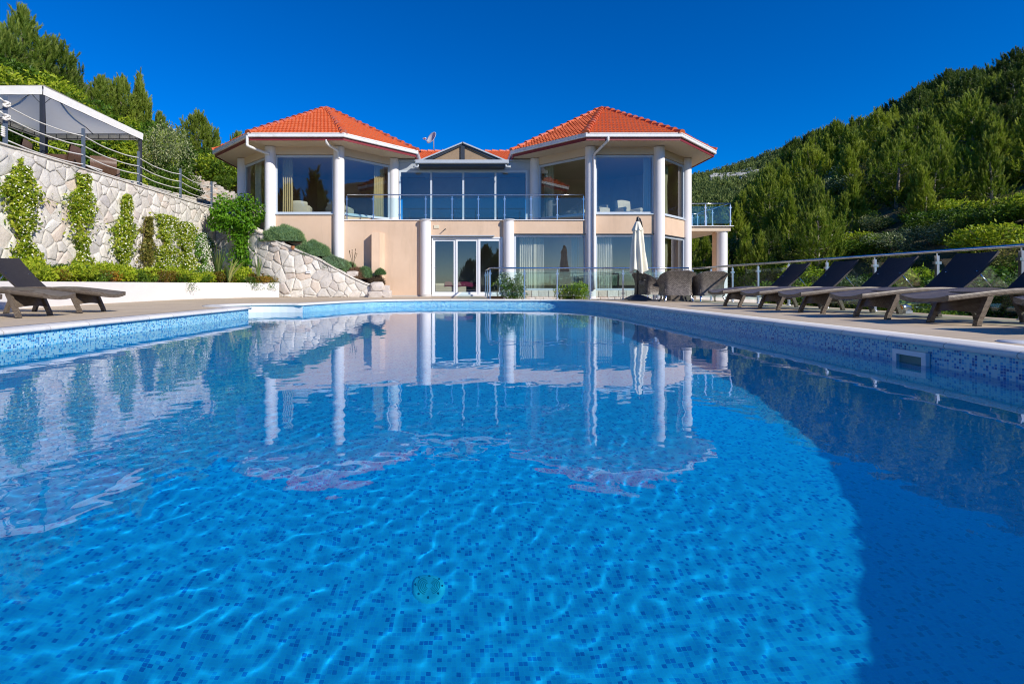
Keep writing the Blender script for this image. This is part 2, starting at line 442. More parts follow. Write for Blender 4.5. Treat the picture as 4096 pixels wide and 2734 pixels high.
lf = [Vector((-4.68, 11.3)), Vector((-4.78, 9.2)), Vector((-4.88, 7.2)), Vector((-4.98, 5.0)), Vector((-5.1, 1.5)), Vector((-5.2, -3.2))]
lfs = []
for a, b in zip(lf[:-1], lf[1:]):
    for k in range(6): lfs.append(a.lerp(b, k / 6))
lfs.append(lf[-1])
OUT = [Vector((p[0], p[1])) for p in rt] + alc + lfs          # counter-clockwise, inside on the left
OUT = OUT[::-1] if sum(OUT[i].x * OUT[(i + 1) % len(OUT)].y - OUT[(i + 1) % len(OUT)].x * OUT[i].y for i in range(len(OUT))) < 0 else OUT
n_rt, n_al = len(rt), len(alc)
def offset(P, d):
    n = len(P); o = []
    for i in range(n):
        t = (P[(i + 1) % n] - P[i - 1]).normalized(); e1 = (P[i] - P[i - 1]).normalized()
        nn = Vector((t.y, -t.x)); k = max(.6, nn.dot(Vector((e1.y, -e1.x))))
        o.append(P[i] + nn * (d / k))
    return o
NP = len(OUT)
arc = [0]
for i in range(NP): arc.append(arc[-1] + (OUT[(i + 1) % NP] - OUT[i]).length)
is_alc = [n_rt - 1 <= i < n_rt + n_al for i in range(NP)]     # segments of the step alcove
mw = MB(); pw = MB()
for i in range(NP):
    a, b = OUT[i], OUT[(i + 1) % NP]
    f = [(a.x, a.y, FLOOR), (b.x, b.y, FLOOR), (b.x, b.y, -.02), (a.x, a.y, -.02)]
    u = [(arc[i], FLOOR), (arc[i + 1], FLOOR), (arc[i + 1], -.02), (arc[i], -.02)]
    (pw if is_alc[i] else mw).add(f, [(0, 1, 2, 3)], [u])
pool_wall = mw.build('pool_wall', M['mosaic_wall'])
alcove_wall = pw.build('pool_alcove_wall', M['plaster_pool'])
fl = MB(); fl.add([(p.x, p.y, FLOOR) for p in OUT], [tuple(range(NP))])
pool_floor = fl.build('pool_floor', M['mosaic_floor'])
st = MB()
for r_, z_ in ((1.0, -.75), (.72, -.42)):
    q = [mid + ue * .98 * math.cos(t) * (r_ ** .3) + ne * .985 * (math.sin(t) * 1 ) for t in np.linspace(0, PI, 18)]
    q = [p for p in q]
    cut = mid + ne * (1 - r_) * 1.0
    q2 = [p + (ne.normalized() * 0) for p in q if (p - cut).dot(ne) > -1e-6]
    if len(q2) > 2: st.prism([(p.x, p.y) for p in q2], FLOOR, z_)
pool_steps = st.build('pool_steps', M['plaster_pool'])
for o in (pool_wall, alcove_wall, pool_floor, pool_steps): tag(o, kind='structure')

prof = [(.35, -.02), (.35, .010), (.2, .014), (.02, .016), (-.02, .009), (-.045, -.008), (-.05, -.026), (-.035, -.046), (.0, -.05)]
rings = [offset(OUT, d) for d, z in prof]
rows = [[(p.x, p.y, z) for p in rg] + [(rg[0].x, rg[0].y, z)] for rg, (d, z) in zip(rings, prof)]
cs = 0; pl = [0]
for (d0, z0), (d1, z1) in zip(prof[:-1], prof[1:]): cs += math.hypot(d1 - d0, z1 - z0); pl.append(cs)
uvr = [[(arc[i], pl[j]) for i in range(NP + 1)] for j in range(len(prof))]
cp = MB(); cp.grid(rows, uvr, smooth=True, flip=False)
coping = tag(cp.build('pool_coping', M['coping']), kind='structure')

hole = rings[0]
DX1, DY1 = 8.14, 17.9
deck_out = [(-11.3, -10), (DX1, -10), (DX1, DY1), (1.0, DY1), (1.0, 21.6), (-11.3, 21.6)]
loops = [[Vector((x, y, 0)) for x, y in deck_out], [Vector((p.x, p.y, 0)) for p in hole]]
tri = tessellate_polygon(loops)
vs = [v for lp in loops for v in lp]
dk = MB(); dk.add(vs, [tuple(t) for t in tri])
n0 = len(deck_out)
for i in range(n0):
    a, b = deck_out[i], deck_out[(i + 1) % n0]
    dk.add([(*a, -.35), (*b, -.35), (*b, 0), (*a, 0)], [(0, 1, 2, 3)])
deck = dk.build('pool_deck', M['deck'])
for p in deck.data.polygons:
    if abs(p.normal.z) > .5 and p.normal.z < 0: p.flip()
tag(deck, kind='structure')

# water: a rippled sheet, lit through by refraction
wm = NT('pool_water')
wm.set(Base_Color=(.012, .61, 1.0), Roughness=0.0, IOR=1.333, Transmission_Weight=.91, Specular_IOR_Level=.24)  # small diffuse blue share stands in for light scattered inside the water
M['water'] = wm.m
def wave(X, Y):
    rg = np.random.default_rng(5); Z = np.zeros_like(X)
    near = np.clip((4.6 - Y) / 2.4, 0, 1); near = near * near * (3 - 2 * near)      # ripples run out from the near end, the far water lies calm
    edge_calm = np.clip((3.1 - X) / 1.5, 0, 1); edge_calm = .12 + .88 * edge_calm * edge_calm * (3 - 2 * edge_calm)   # ripples flattened by the right wall to keep the floor shade edge clean
    for i in range(100):
        fine = i < 46
        lam = math.exp(rg.uniform(math.log(.066), math.log(.14))) if fine else math.exp(rg.uniform(math.log(.13), math.log(1.0)))
        th = rg.normal(PI * .6, 1.25); k = 2 * PI / lam
        slope = .00108 if fine else .00115 * (.8 if lam < .25 else (.5 if lam < .45 else .32))
        ph = rg.uniform(0, 6.28); w1, w2 = rg.uniform(.5, 1.6, 2); p1, p2 = rg.uniform(0, 6.28, 2)
        if fine: w1, w2 = w1 * 3, w2 * 3                                           # short crests
        amp = .5 + .5 * np.sin(w1 * X + p1) * np.sin(w2 * Y + p2)
        w = slope / k * amp * 2 * np.sin(k * (X * math.cos(th) + Y * math.sin(th)) + ph + .8 * np.sin(w2 * X * 1.7 + w1 * Y + p1))
        Z += w * (.10 + .90 * near) * edge_calm if fine else w * (.35 + .65 * edge_calm)
    return Z
xs = np.concatenate([np.arange(-6.4, 4.4, .017), np.arange(4.4, 7.6, .1)]); ys = np.concatenate([np.arange(-7.0, -1.0, .06), np.arange(-1.0, 5, .016), np.arange(5, 17.7, .045)])  # sheet runs on unseen under the deck so sunlight still refracts to the floor
X, Y = np.meshgrid(xs, ys); Z = WZ + wave(X, Y)
V = np.stack([X, Y, Z], -1).reshape(-1, 3); nx_, ny_ = len(xs), len(ys)
idx = np.arange(nx_ * ny_).reshape(ny_, nx_)
F = np.stack([idx[:-1, :-1], idx[:-1, 1:], idx[1:, 1:], idx[1:, :-1]], -1).reshape(-1, 4)
me = bpy.data.meshes.new('water'); me.vertices.add(len(V)); me.vertices.foreach_set('co', V.astype(np.float32).ravel())
me.loops.add(F.size); me.loops.foreach_set('vertex_index', F.astype(np.int32).ravel())
me.polygons.add(len(F)); me.polygons.foreach_set('loop_start', np.arange(0, F.size, 4, dtype=np.int32)); me.polygons.foreach_set('loop_total', np.full(len(F), 4, dtype=np.int32))
me.polygons.foreach_set('use_smooth', np.ones(len(F), dtype=bool)); me.update(); me.materials.append(M['water'])
water = bpy.data.objects.new('water', me); COL.objects.link(water); tag(water, kind='structure')
water.cycles.is_caustics_caster = True
for o in (pool_floor, pool_wall, alcove_wall, pool_steps): o.cycles.is_caustics_receiver = True

# drain grille and skimmers
dr = thing('drain_cover', 'round pale drain cover with ring slots on the pool floor', 'drain', (-.141, 2.31, FLOOR))
mb = MB(); mb.lathe((-.141, 2.31, FLOOR), [(0, .016), (.015, .017), (.066, .016), (.073, .01), (.075, .0)], 32)
plate = mb.build('cover_plate', plain('drain_plastic', (.86, .97, .90), .5, .03), dr)
mb = MB()
for r_ in (.018, .026, .034, .042, .050):
    for a0 in (PI * .5 + .35, PI * 1.5 + .35):
        p = [[(-.141 + rr * math.cos(a0 + 2.44 * k / 12), 2.31 + rr * math.sin(a0 + 2.44 * k / 12), FLOOR + .019) for k in range(13)] for rr in (r_ - .0014, r_ + .0014)]
        mb.grid(p)
sl = mb.build('slots', plain('slot_green', (.10, .26, .26), .6), dr)
for k in range(8):
    mb = MB(); mb.lathe((-.141 + .061 * math.cos(k * PI / 4), 2.31 + .061 * math.sin(k * PI / 4), FLOOR), [(0, .021), (.004, .021), (.005, .015)], 8); mb.build('screw', M['grey_metal'], dr)
for o in (plate, sl): o.cycles.is_caustics_receiver = True
sk = thing('skimmer', 'pale skimmer mouth set in the shaded mosaic wall at the waterline', 'skimmer', (4.14, 4.72, -.2))
mb = MB(); y0, y1, z0, z1 = 4.53, 4.88, -.36, -.105
for q in ((y0, y0 + .045, z0, z1), (y1 - .045, y1, z0, z1), (y0 + .045, y1 - .045, z1 - .045, z1), (y0 + .045, y1 - .045, z0, z0 + .05)):
    mb.box(4.115, 4.155, *q)
mb.build('frame', M['plastic_white'], sk)
mb = MB(); mb.box(4.146, 4.16, y0 + .04, y1 - .04, z0 + .04, z1 - .04)
mb.build('opening', plain('skimmer_inside', (.10, .22, .20), .6), sk)
lid = thing('access_hatch', 'flat white round access lid set in the deck above the skimmer', 'lid', (4.86, 4.42, 0))
mb = MB(); mb.lathe((4.86, 4.42, 0), [(0, .012), (.12, .012), (.125, .009), (.16, .009), (.165, .0)], 28); mb.build('cover', M['plastic_white'], lid)
lid2 = thing('access_hatch', 'square white access cover in the deck beside the coping', 'lid', (4.95, 3.9, 0))
mb = MB(); mb.box(4.8, 5.1, 3.72, 4.05, .0, .008); mb.build('cover', M['plastic_white'], lid2)
mb = MB(); mb.box(4.83, 5.07, 3.75, 4.02, .008, .012); mb.build('inset_panel', M['plastic_white'], lid2)

# ---------------------------------------------------------------- terrain
def gL(x, y):
    w = sstep(20, 25, y)
    flat = 3.85 + .45 * max(0, -15.6 - x)
    slope = 3.9 + .55 * max(0, -12.4 - x)
    n = noise.noise(Vector((x * .2, y * .2, 3))) * .5 * sstep(-15, -19, x)
    return lerp(flat, slope, w) + .02 * max(0, y - 25) + n
LIM_D = [.36, .448, .517, .565, .614, .638, .70, .80, .88, .95, 1.02, 1.1, 1.25]
LIM_E = [.09, .118, .152, .190, .240, .272, .305, .328, .375, .415, .438, .478, .52]
def gR(x, y):
    n = noise.noise(Vector((x * .12, y * .12, 9))) * 1.2 * sstep(12, 22, x) + noise.noise(Vector((x * .5, y * .5, 2))) * .25
    z = interp(x, [8.0, 9.5, 12, 13.5], [-.55, -.9, -2.1, -2.2]) + .385 * max(0, min(x, 74) - 13 + sstep(12, 26, x) * (.25 * min(y, 90) - 4)) + n
    if y > 16 and x > 13: z = min(z, .5 + y * (interp(x / y, LIM_D, LIM_E) - 3.4 / y - .012) + n * .3)
    return max(z, -2.6)
def gF(x, y):
    d = x / y
    e = interp(d, [.2, .30, .40, .448, .537, .70, 1.0, 1.5], [.13, .165, .205, .226, .250, .29, .33, .36])
    t = min(1.25, max(0, (y - 110) / 190))
    h = e * 300 - 6
    return lerp(2, h, min(t, 1)) - max(0, t - 1) * 40 + noise.noise(Vector((x * .03, y * .03, 1))) * 4 + noise.noise(Vector((x * .09, y * .09, 5))) * 1.3
def sheet(name, xs, ys, fn, mat):
    rows = [[(x, y, fn(x, y)) for x in xs] for y in ys]
    mb = MB(); mb.grid(rows); o = mb.build(name, mat); return tag(o, kind='structure')
sheet('hillside', list(-11.25 - np.concatenate([np.arange(0, 12, .5), np.arange(12, 90, 3)]))[::-1], list(np.concatenate([np.arange(-30, 10, 3), np.arange(10, 40, .6), np.arange(40, 130, 3)])), gL, M['ground'])
sheet('hillside', list(np.concatenate([np.arange(8.14, 20, .6), np.arange(20, 150, 2)])), list(np.arange(-60, 170, 2)), gR, M['ground'])
def gB(x, y): return -2.6 if (-9.5 < x < 6 and -9 < y < 18) else -.42
mb = MB()
mb.add([(-3000, -3000, -3.2), (3000, -3000, -3.2), (3000, 3000, -3.2), (-3000, 3000, -3.2)], [(0, 1, 2, 3)])
tag(mb.build('ground', M['ground']), kind='structure')
mb = MB(); mb.box(.9, 8.13, DY1 + .01, 21.9, -1.2, -.30)
tag(mb.build('garden_bed', M['soil']), kind='structure')
mb = MB(); mb.box(8.15, 14.0, 21.0, 31, -1.2, -.5)
tag(mb.build('lower_terrace', M['deck']), kind='structure')
mb = MB(); mb.box(-12, 13, 21.95, 34, -1.1, -.05); tag(mb.build('foundation', M['mortar']), kind='structure')
mb = MB(); mb.box(-60, 60, -60, -10.2, -1.2, -.25); tag(mb.build('lower_ground', M['ground']), kind='structure')
fx = list(np.arange(30, 460, 6.0)); fy = list(np.arange(110, 420, 6.0))
sheet('far_hill', fx, fy, gF, M['farhill'])

# ---------------------------------------------------------------- sky, sun, camera
W = bpy.data.worlds.new('World'); SC.world = W; W.use_nodes = True
nt = W.node_tree; bg = nt.nodes['Background']
sky = nt.nodes.new('ShaderNodeTexSky'); sky.sky_type = 'NISHITA'; sky.sun_disc = False
sky.sun_elevation = math.asin(SUNV.z); sky.sun_rotation = math.atan2(SUNV.x, SUNV.y)
sky.altitude = 200; sky.air_density = .8; sky.dust_density = .05; sky.ozone_density = 4.5
hs = nt.nodes.new('ShaderNodeHueSaturation'); hs.inputs['Saturation'].default_value = 1.45; hs.inputs['Hue'].default_value = .514; hs.inputs['Value'].default_value = .64
nt.links.new(sky.outputs[0], hs.inputs['Color']); nt.links.new(hs.outputs[0], bg.inputs[0]); bg.inputs[1].default_value = .15
L = bpy.data.lights.new('sun', 'SUN'); L.energy = 3.05; L.angle = R(.53); L.color = (1, .94, .85)
sun = bpy.data.objects.new('sun', L); COL.objects.link(sun); sun.rotation_euler = SUNV.to_track_quat('Z', 'Y').to_euler(); sun.location = SUNV * 60
L.cycles.is_caustics_light = True
cam = bpy.data.cameras.new('camera'); cam.lens = 18; cam.sensor_width = 36
cam.shift_x = (2048 - 1842) / 4096; cam.shift_y = -(1367 - 1138) / 4096
cam.clip_start = .05; cam.clip_end = 3000
co_ = bpy.data.objects.new('camera', cam); COL.objects.link(co_); co_.location = (0, 0, .5); co_.rotation_euler = (R(90), 0, 0)
SC.camera = co_
SC.view_settings.view_transform = 'Standard'; SC.view_settings.look = 'None'; SC.view_settings.exposure = .74; SC.view_settings.gamma = 1
SC.render.resolution_x = 1024; SC.render.resolution_y = 683
SC.render.engine = 'CYCLES'
SC.cycles.use_denoising = True
SC.cycles.max_bounces = 12; SC.cycles.transparent_max_bounces = 16; SC.cycles.transmission_bounces = 8; SC.cycles.glossy_bounces = 5; SC.cycles.diffuse_bounces = 6
SC.cycles.sample_clamp_indirect = 1.6; SC.cycles.filter_width = 1.1; SC.cycles.caustics_reflective = False
# ---------------------------------------------------------------- the villa
S8 = 2.88; AP = S8 * 1.20711; D = 21.5
villa = thing('villa', 'peach villa with two octagonal red roofed towers and white columns by the pool', 'villa', (0, 24, 0))
CL = Vector((-6.545, D + AP)); CR = Vector((6.90, D + AP))
def octv(c, ap):
    s = ap / 2.41421
    return [Vector((c.x + x, c.y + y)) for x, y in ((-s, -ap), (s, -ap), (ap, -s), (ap, s), (s, ap), (-s, ap), (-ap, s), (-ap, -s))]
CR_ = .225; SOFF = 6.28
def column(x, y, z0, z1, name='column', r=CR_):
    mb = MB(); mb.lathe((x, y, 0), [(r, z0), (r, z1 - .02)], 32)
    return mb.build(name, M['column'], villa)
def cut(p0, p1, a, b):
    d = (p1 - p0); l = d.length; d = d / l
    return p0 + d * a, p1 - d * b
def window(p0, p1, z0, z1, fm, fw=.075, off=-.03, panes=1, name='window', sill=False):
    """framed glazing on the line p0-p1; the outside is to the right of it"""
    d = (p1 - p0).normalized(); l = (p1 - p0).length
    mb = MB()
    mb.wall(p0, p1, z1 - fw, z1, off - .07, off); mb.wall(p0, p1, z0, z0 + fw, off - .07, off)
    xs = [0] + [l * k / panes - fw / 2 for k in range(1, panes)] + [l - fw]
    for x in xs: mb.wall(p0 + d * x, p0 + d * (x + fw), z0 + fw, z1 - fw, off - .07, off + (.0 if x in (0, l - fw) else .004))
    mb.wall(p0 + d * fw, p1 - d * fw, z1 - fw - .02, z1 - fw, off - .045, off - .025)
    if sill: mb.wall(p0 - d * .02, p1 + d * .02, z0 - .045, z0 - .003, off - .05, off + .09)
    f = mb.build(name, fm, villa)
    g = MB()
    n = Vector((d.y, -d.x)) * (off - .035)
    for k in range(panes):
        a = p0 + d * (l * k / panes + fw * .6) + n; b = p0 + d * (l * (k + 1) / panes - fw * .6) + n
        g.add([(a.x, a.y, z0 + fw * .6), (b.x, b.y, z0 + fw * .6), (b.x, b.y, z1 - fw * .6), (a.x, a.y, z1 - fw * .6)], [(0, 1, 2, 3)])
    g.build('pane', M['window'], f)
    return f
WT0, WT1 = 3.48, 5.94
def tile_face(mb, pe0, pe1, apex, rowlen=.345, tw=.155):
    """courses of interlocking tiles over the triangle eave-eave-apex"""
    e0, e1, ap = Vector(pe0), Vector(pe1), Vector(apex)
    ed = (e1 - e0).normalized(); W_ = (e1 - e0).length; m0 = (e0 + e1) / 2
    up = ap - m0; Ls = up.length; up = up / Ls; nn = ed.cross(up).normalized()
    if nn.z < 0: nn = -nn
    off0 = (ap - m0).dot(ed)
    nr = int(Ls / rowlen) + 1; rl = Ls / nr; seg = tw / 6
    for r_ in range(nr):
        a, b = r_ * rl - .02, min((r_ + 1) * rl + .02, Ls)
        def lim(s): t = max(0, min(1, s / Ls)); return (-W_ / 2 * (1 - t) + off0 * t, W_ / 2 * (1 - t) + off0 * t)
        la, ha = lim(a); lb, hb = lim(b)
        n = max(2, int((ha - la) / seg))
        low, high, front = [], [], []
        for k in range(n + 1):
            u = la + (ha - la) * k / n; uu = min(max(u, lb), hb)
            ph = (u / tw + (.5 if r_ % 2 else 0)) % 1
            prof = .036 * max(0, math.sin(ph * PI * 1.55)) if ph < .645 else -.004
            w = .006 * math.sin(u * 3.1 + r_ * 1.7)
            low.append(m0 + ed * u + up * a + nn * (.06 + prof + w))
            high.append(m0 + ed * uu + up * b + nn * (.012 + prof + w))
            front.append(m0 + ed * u + up * a + nn * (.0 + prof * .5))
        mb.grid([front, low], smooth=False); mb.grid([low, high], smooth=True)
def ridge_caps(mb, a, b, r0=.13, ln=.40, lift=.05):
    a, b = Vector(a), Vector(b); d = (b - a); L_ = d.length; d = d / L_
    sx = d.cross(Vector((0, 0, 1))).normalized(); uz = sx.cross(d).normalized()
    n = int(L_ / ln)
    for k in range(n):
        p = a + d * (k * L_ / n - .03); q = a + d * ((k + 1) * L_ / n + .05)
        rows = []
        for pt, rr, lf_ in ((p, r0 + .018, .03), (p + d * .05, r0 + .02, .03), (p + d * .055, r0 + .004, .03), (q, r0 - .025, .0)):
            rows.append([pt + sx * (math.cos(t) * rr) + uz * (math.sin(t) * rr * .85 + lift + lf_ - .06) for t in np.linspace(-.15, PI + .15, 11)])
        mb.grid(rows, smooth=True)
        mb.add(rows[0], [tuple(range(11))[::-1]])
def ring_loft(mb, c, prof):
    rows = [[(p.x, p.y, z) for p in octv(c, ap)] for ap, z in prof]
    mb.grid(rows, close=True, smooth=False)
def tower(c, faces_up, faces_low, hidden_low):
    V8 = octv(c, AP)
    # upper walls
    for i in range(8):
        p0, p1 = V8[i], V8[(i + 1) % 8]
        if i in faces_up:
            mb = MB(); mb.wall(p0, p1, WT1 + .02, SOFF, -.22, .0); mb.build('wall', M['cream'], villa)
            mb = MB(); mb.wall(p0, p1, 2.64 if i in faces_low else -.4, WT0 - .047, -.22, .0)
            mb.build('wall', M['peach'], villa)
            a, b = cut(p0, p1, CR_ - .02, CR_ - .02)
            window(a, b, WT0, WT1, M['alu'], sill=True)
            if i in faces_low:
                window(a, b, .27, 2.60, M['alu'])
                mb = MB(); mb.wall(a, b, 2.606, 2.635, -.1, .05); mb.build('head_trim', M['dark_metal'], villa)
                mb = MB(); mb.wall(p0, p1, -.6, .262, -.2, .02)
                mb.build('stone_plinth', M['mortar'], villa)
        else:
            mb = MB(); mb.wall(p0, p1, -.4, SOFF, -.22, 0); mb.build('wall', M['peach'], villa)
    # floors and the soffit that runs through as ceiling
    mb = MB(); mb.prism([(p.x, p.y) for p in octv(c, AP - .24)], 3.05, 3.28); mb.build('floor_slab', M['timber_floor'], villa)
    mb = MB(); mb.prism([(p.x, p.y) for p in octv(c, AP + 1.0)], SOFF, SOFF + .06); mb.build('soffit', M['cream'], villa)
    g = AP + 1.16
    mb = MB(); ring_loft(mb, c, [(g - .13, 6.25), (g - .10, 6.25), (g - .10, 6.41), (g - .13, 6.41), (g - .13, 6.25)]); mb.build('fascia', M['fascia'], villa)
    mb = MB(); ring_loft(mb, c, [(g - .12, 6.375), (g - .02, 6.375), (g - .005, 6.40), (g - .005, 6.43), (g - .018, 6.44), (g - .018, 6.475), (g, 6.485), (g + .004, 6.53), (g - .02, 6.54), (g - .03, 6.50), (g - .11, 6.47)])
    mb.build('gutter', M['gutter'], villa)
    E8 = octv(c, g - .05); apex = Vector((c.x, c.y, 9.08)); ez = 6.50
    mb = MB()
    mb.add([(p.x, p.y, ez - .03) for p in E8] + [apex - Vector((0, 0, .05))], [(i, (i + 1) % 8, 8) for i in range(8)])
    for i in range(8): tile_face(mb, (E8[i].x, E8[i].y, ez), (E8[(i + 1) % 8].x, E8[(i + 1) % 8].y, ez), apex)
    rf_ = mb.build('roof', M['tiles'], villa)
    mb = MB()
    for p in E8: ridge_caps(mb, (p.x, p.y, ez + .03), apex + Vector((0, 0, .02)))
    mb.lathe((apex.x, apex.y, apex.z - .06), [(.22, 0), (.2, .08), (.12, .13), (0, .15)], 14)
    mb.build('ridge_tiles', M['ridge'], rf_)
    return V8
VL = tower(CL, {7, 0, 1}, set(), set())
VR = tower(CR, {7, 0, 1}, {0, 1}, set())
for i, (V8, z0s) in enumerate(((VL, {0: -.4, 1: -.4, 2: 3.0, 7: -.4}), (VR, {0: -.4, 1: -.4, 2: -1.2, 7: 3.0}))):
    for k, z0 in z0s.items(): column(V8[k].x, V8[k].y, z0, SOFF)
# front wall under the balcony with half columns, door and window
bx0, bx1 = VL[1].x, VR[0].x; FY = D
HC = (-1.455, 2.02)
def V2(x, y): return Vector((x, y))
mb = MB()
mb.wall(V2(bx0, FY), V2(HC[0] + .21, FY), -.3, 3.19, -.22, .0)
mb.wall(V2(HC[0] + .21, FY), V2(HC[1] - .2, FY), 2.50, 3.19, -.22, .0)
mb.wall(V2(HC[1] - .2, FY), V2(HC[1] + .2, FY), -.3, 3.19, -.22, .0)
mb.wall(V2(HC[1] + .2, FY), V2(bx1, FY), 2.64, 3.19, -.22, .0)
mb.build('wall', M['peach'], villa)
for x in HC:
    column(x, FY - .06, -.3, 3.19)
    mb = MB(); mb.lathe((x, FY - .06, 3.165), [(.225, 0), (.27, .012), (.27, .05), (0, .055)], 32); mb.build('column_cap', M['column'], villa)
mb = MB(); mb.wall(V2(bx0 + .2, FY), V2(HC[0] - .2, FY), -.02, .055, 0, .025); mb.build('skirting', M['stone_grey'], villa)
mb = MB(); mb.lathe((HC[0], FY - .06, 0), [(.24, .0), (.24, .085), (.225, .09)], 32); mb.build('skirting', M['stone_grey'], villa)
window(V2(HC[1] + .24, FY), V2(bx1 - .2, FY), .27, 2.60, M['alu'])
mb = MB(); mb.wall(V2(HC[1] + .2, FY), V2(bx1 - .2, FY), 2.606, 2.635, -.1, .06); mb.build('head_trim', M['dark_metal'], villa)
# sliding door of three leaves
d0, d1 = V2(HC[0] + .25, FY), V2(HC[1] - .25, FY); dw = (d1.x - d0.x)
mb = MB(); mb.wall(d0, d1, 2.44, 2.495, -.16, .02); mb.wall(d0, d1, .02, .085, -.16, .05)
mb.wall(d0, d0 + V2(.05, 0), .085, 2.44, -.16, .02); mb.wall(d1 - V2(.07, 0), d1, .085, 2.44, -.16, .02)
door = mb.build('sliding_door', M['whiteframe'], villa)
for k in range(3):
    a = d0 + V2(.05 + (dw - .12) * k / 3, 0); b = d0 + V2(.05 + (dw - .12) * (k + 1) / 3, 0); o = -.11 + .035 * k
    mb = MB()
    for q in ((a, a + V2(.085, 0), .09, 2.435), (b - V2(.085, 0), b, .09, 2.435)): mb.wall(q[0], q[1], q[2], q[3], o, o + .03)
    mb.wall(a + V2(.085, 0), b - V2(.085, 0), .09, .19, o, o + .028); mb.wall(a + V2(.085, 0), b - V2(.085, 0), 2.33, 2.435, o, o + .028)
    mb.build('door_leaf', M['whiteframe'], door)
    g = MB(); yy = FY - (o + .012)
    g.add([(a.x + .07, yy, .17), (b.x - .07, yy, .17), (b.x - .07, yy, 2.35), (a.x + .07, yy, 2.35)], [(0, 1, 2, 3)]); g.build('pane', M['window'], door)
mb = MB(); mb.tube([(d0.x + .1, FY - .0, 1.2), (d0.x + .1, FY - .05, 1.2), (d0.x + .22, FY - .05, 1.2)], .009); mb.build('handle', M['chrome'], door)
mb = MB(); mb.wall(d0 - V2(.03, 0), d1 - V2(.35, 0), 2.525, 2.565, 0, .13); mb.build('awning_rail', M['grey_metal'], villa)
mb = MB(); mb.box(-1.12, -.90, FY - .03, FY + .0, 2.86, 2.99)
for k in range(4): mb.box(-1.11, -.91, FY - .035, FY - .03, 2.875 + k * .028, 2.89 + k * .028)
mb.build('vent_grille', M['cream_fabric'], villa)
mb = MB(); mb.tube([(-.62, FY, 2.83), (-.64, FY - .08, 2.83), (-.73, FY - .14, 2.73)], .018); mb.build('bracket', M['dark_metal'], villa)
# wall fin and raised panel left of the door
mb = MB(); mb.box(-4.95, -3.70, FY - .16, FY + .0, 1.62, 3.05)
cf = V2(-3.5, FY - .12)
mb2 = MB(); mb2.prism([(-3.70, FY + .05), (-3.665, FY - .40), (-3.34, FY - .34), (-3.16, FY + .05)], -.1, 2.66); mb2.build('wall_fin', M['peach'], villa)
# balcony
mb = MB(); mb.prism([(bx0 + .2, FY + .23), (bx1 - .2, FY + .23), (VR[7].x - .1, VR[7].y), (VR[7].x, D + 2.3), (VL[2].x, D + 2.3), (VL[2].x + .1, VL[2].y)], 3.06, 3.185); mb.build('balcony_slab', M['stone_grey'], villa)
mb = MB(); mb.wall(V2(bx0 + .19, FY), V2(bx1 - .19, FY), 3.192, 3.225, -.2, .05); mb.build('balcony_edge', M['column'], villa)
UY = VL[2].y + .02; ux0, ux1 = VL[2].x + .24, VR[7].x - .34
mb = MB(); mb.wall(V2(VL[2].x, UY), V2(VR[7].x, UY), 5.77, 6.16, -.3, -.02); mb.build('header_panel', M['grey_metal'], villa)
mb = MB(); mb.wall(V2(ux1, UY), V2(VR[7].x, UY), 3.2, 5.77, -.2, -.05); mb.build('wall', M['grey_metal'], villa)
window(V2(ux0, UY), V2(ux1, UY), 3.24, 5.76, M['alu'], .085, 0, 4, 'sliding_glazing')
gx0, gx1 = -2.02, 2.15; GY = UY - .75
mb = MB(); mb.box(gx0, gx1, GY, GY + .5, 5.90, 6.06); mb.box(gx0 + .02, gx1 - .02, GY - .012, GY, 5.93, 6.03); mb.build('awning_box', M['grey_metal'], villa)
mb = MB(); mb.box(gx0 + .15, gx1 - .15, GY + .12, UY + .02, 5.80, 5.895); mb.build('awning_gap_shade', M['dark_metal'], villa)  # dark block fills the gap below the awning box, standing for its shade
for x, s in ((gx0 + .12, -1), (gx1 - .12, 1)):
    mb = MB(); mb.tube([(x, GY + .1, 5.9), (x, GY + .1, 5.8), (x + s * .02, GY + .08, 5.76), (x + s * .22, GY + .06, 5.76)], .045, 12); mb.build('spout', M['grey_metal'], villa)
mb = MB(); mb.prism([(VL[2].x - .3, UY - .1), (VR[7].x + .3, UY - .1), (VR[7].x + .3, 27), (VL[2].x - .3, 27)], 6.16, 6.22); mb.build('flat_roof', M['grey_metal'], villa)
# glazed gable over the middle
ga, gb_, gz0, gz1 = -1.50, 1.70, 6.06, 6.86; gm = (ga + gb_) / 2; gy0, gy1 = GY + .12, GY + 4.5
def sl2(x, z): return (x, z)
mb = MB()
def bar(p, q, w, y0, y1):
    p, q = Vector((p[0], 0, p[1])), Vector((q[0], 0, q[1])); d = (q - p); l = d.length; d = d / l; n = Vector((-d.z, 0, d.x))
    c = (p + q) / 2 + Vector((0, (y0 + y1) / 2, 0)); mb.obox(c, d * (l / 2), Vector((0, (y1 - y0) / 2, 0)), n * w)
bar((ga - .35, gz0 - .02), (gm + .02, gz1), .028, gy0 - .05, gy1); bar((gm - .02, gz1), (gb_ + .35, gz0 - .02), .028, gy0 - .05, gy1)
gf = mb.build('gable_roof', M['grey_metal'], villa)
mb = MB(); mb.box(gm - .09, gm + .09, gy0 + .03, gy0 + .09, gz0, gz1 - .06)
bar((ga, gz0), (gm, gz1 - .06), .05, gy0 + .02, gy0 + .08); bar((gm, gz1 - .06), (gb_, gz0), .05, gy0 + .02, gy0 + .08)
mb.build('mullion', M['dark_metal'], gf)
mb = MB(); mb.add([(ga, gy0 + .10, gz0), (gb_, gy0 + .10, gz0), (gm, gy0 + .10, gz1 - .05)], [(0, 1, 2)]); mb.build('gable_blind', plain('tan_blind', (.30, .21, .13), .8), gf)
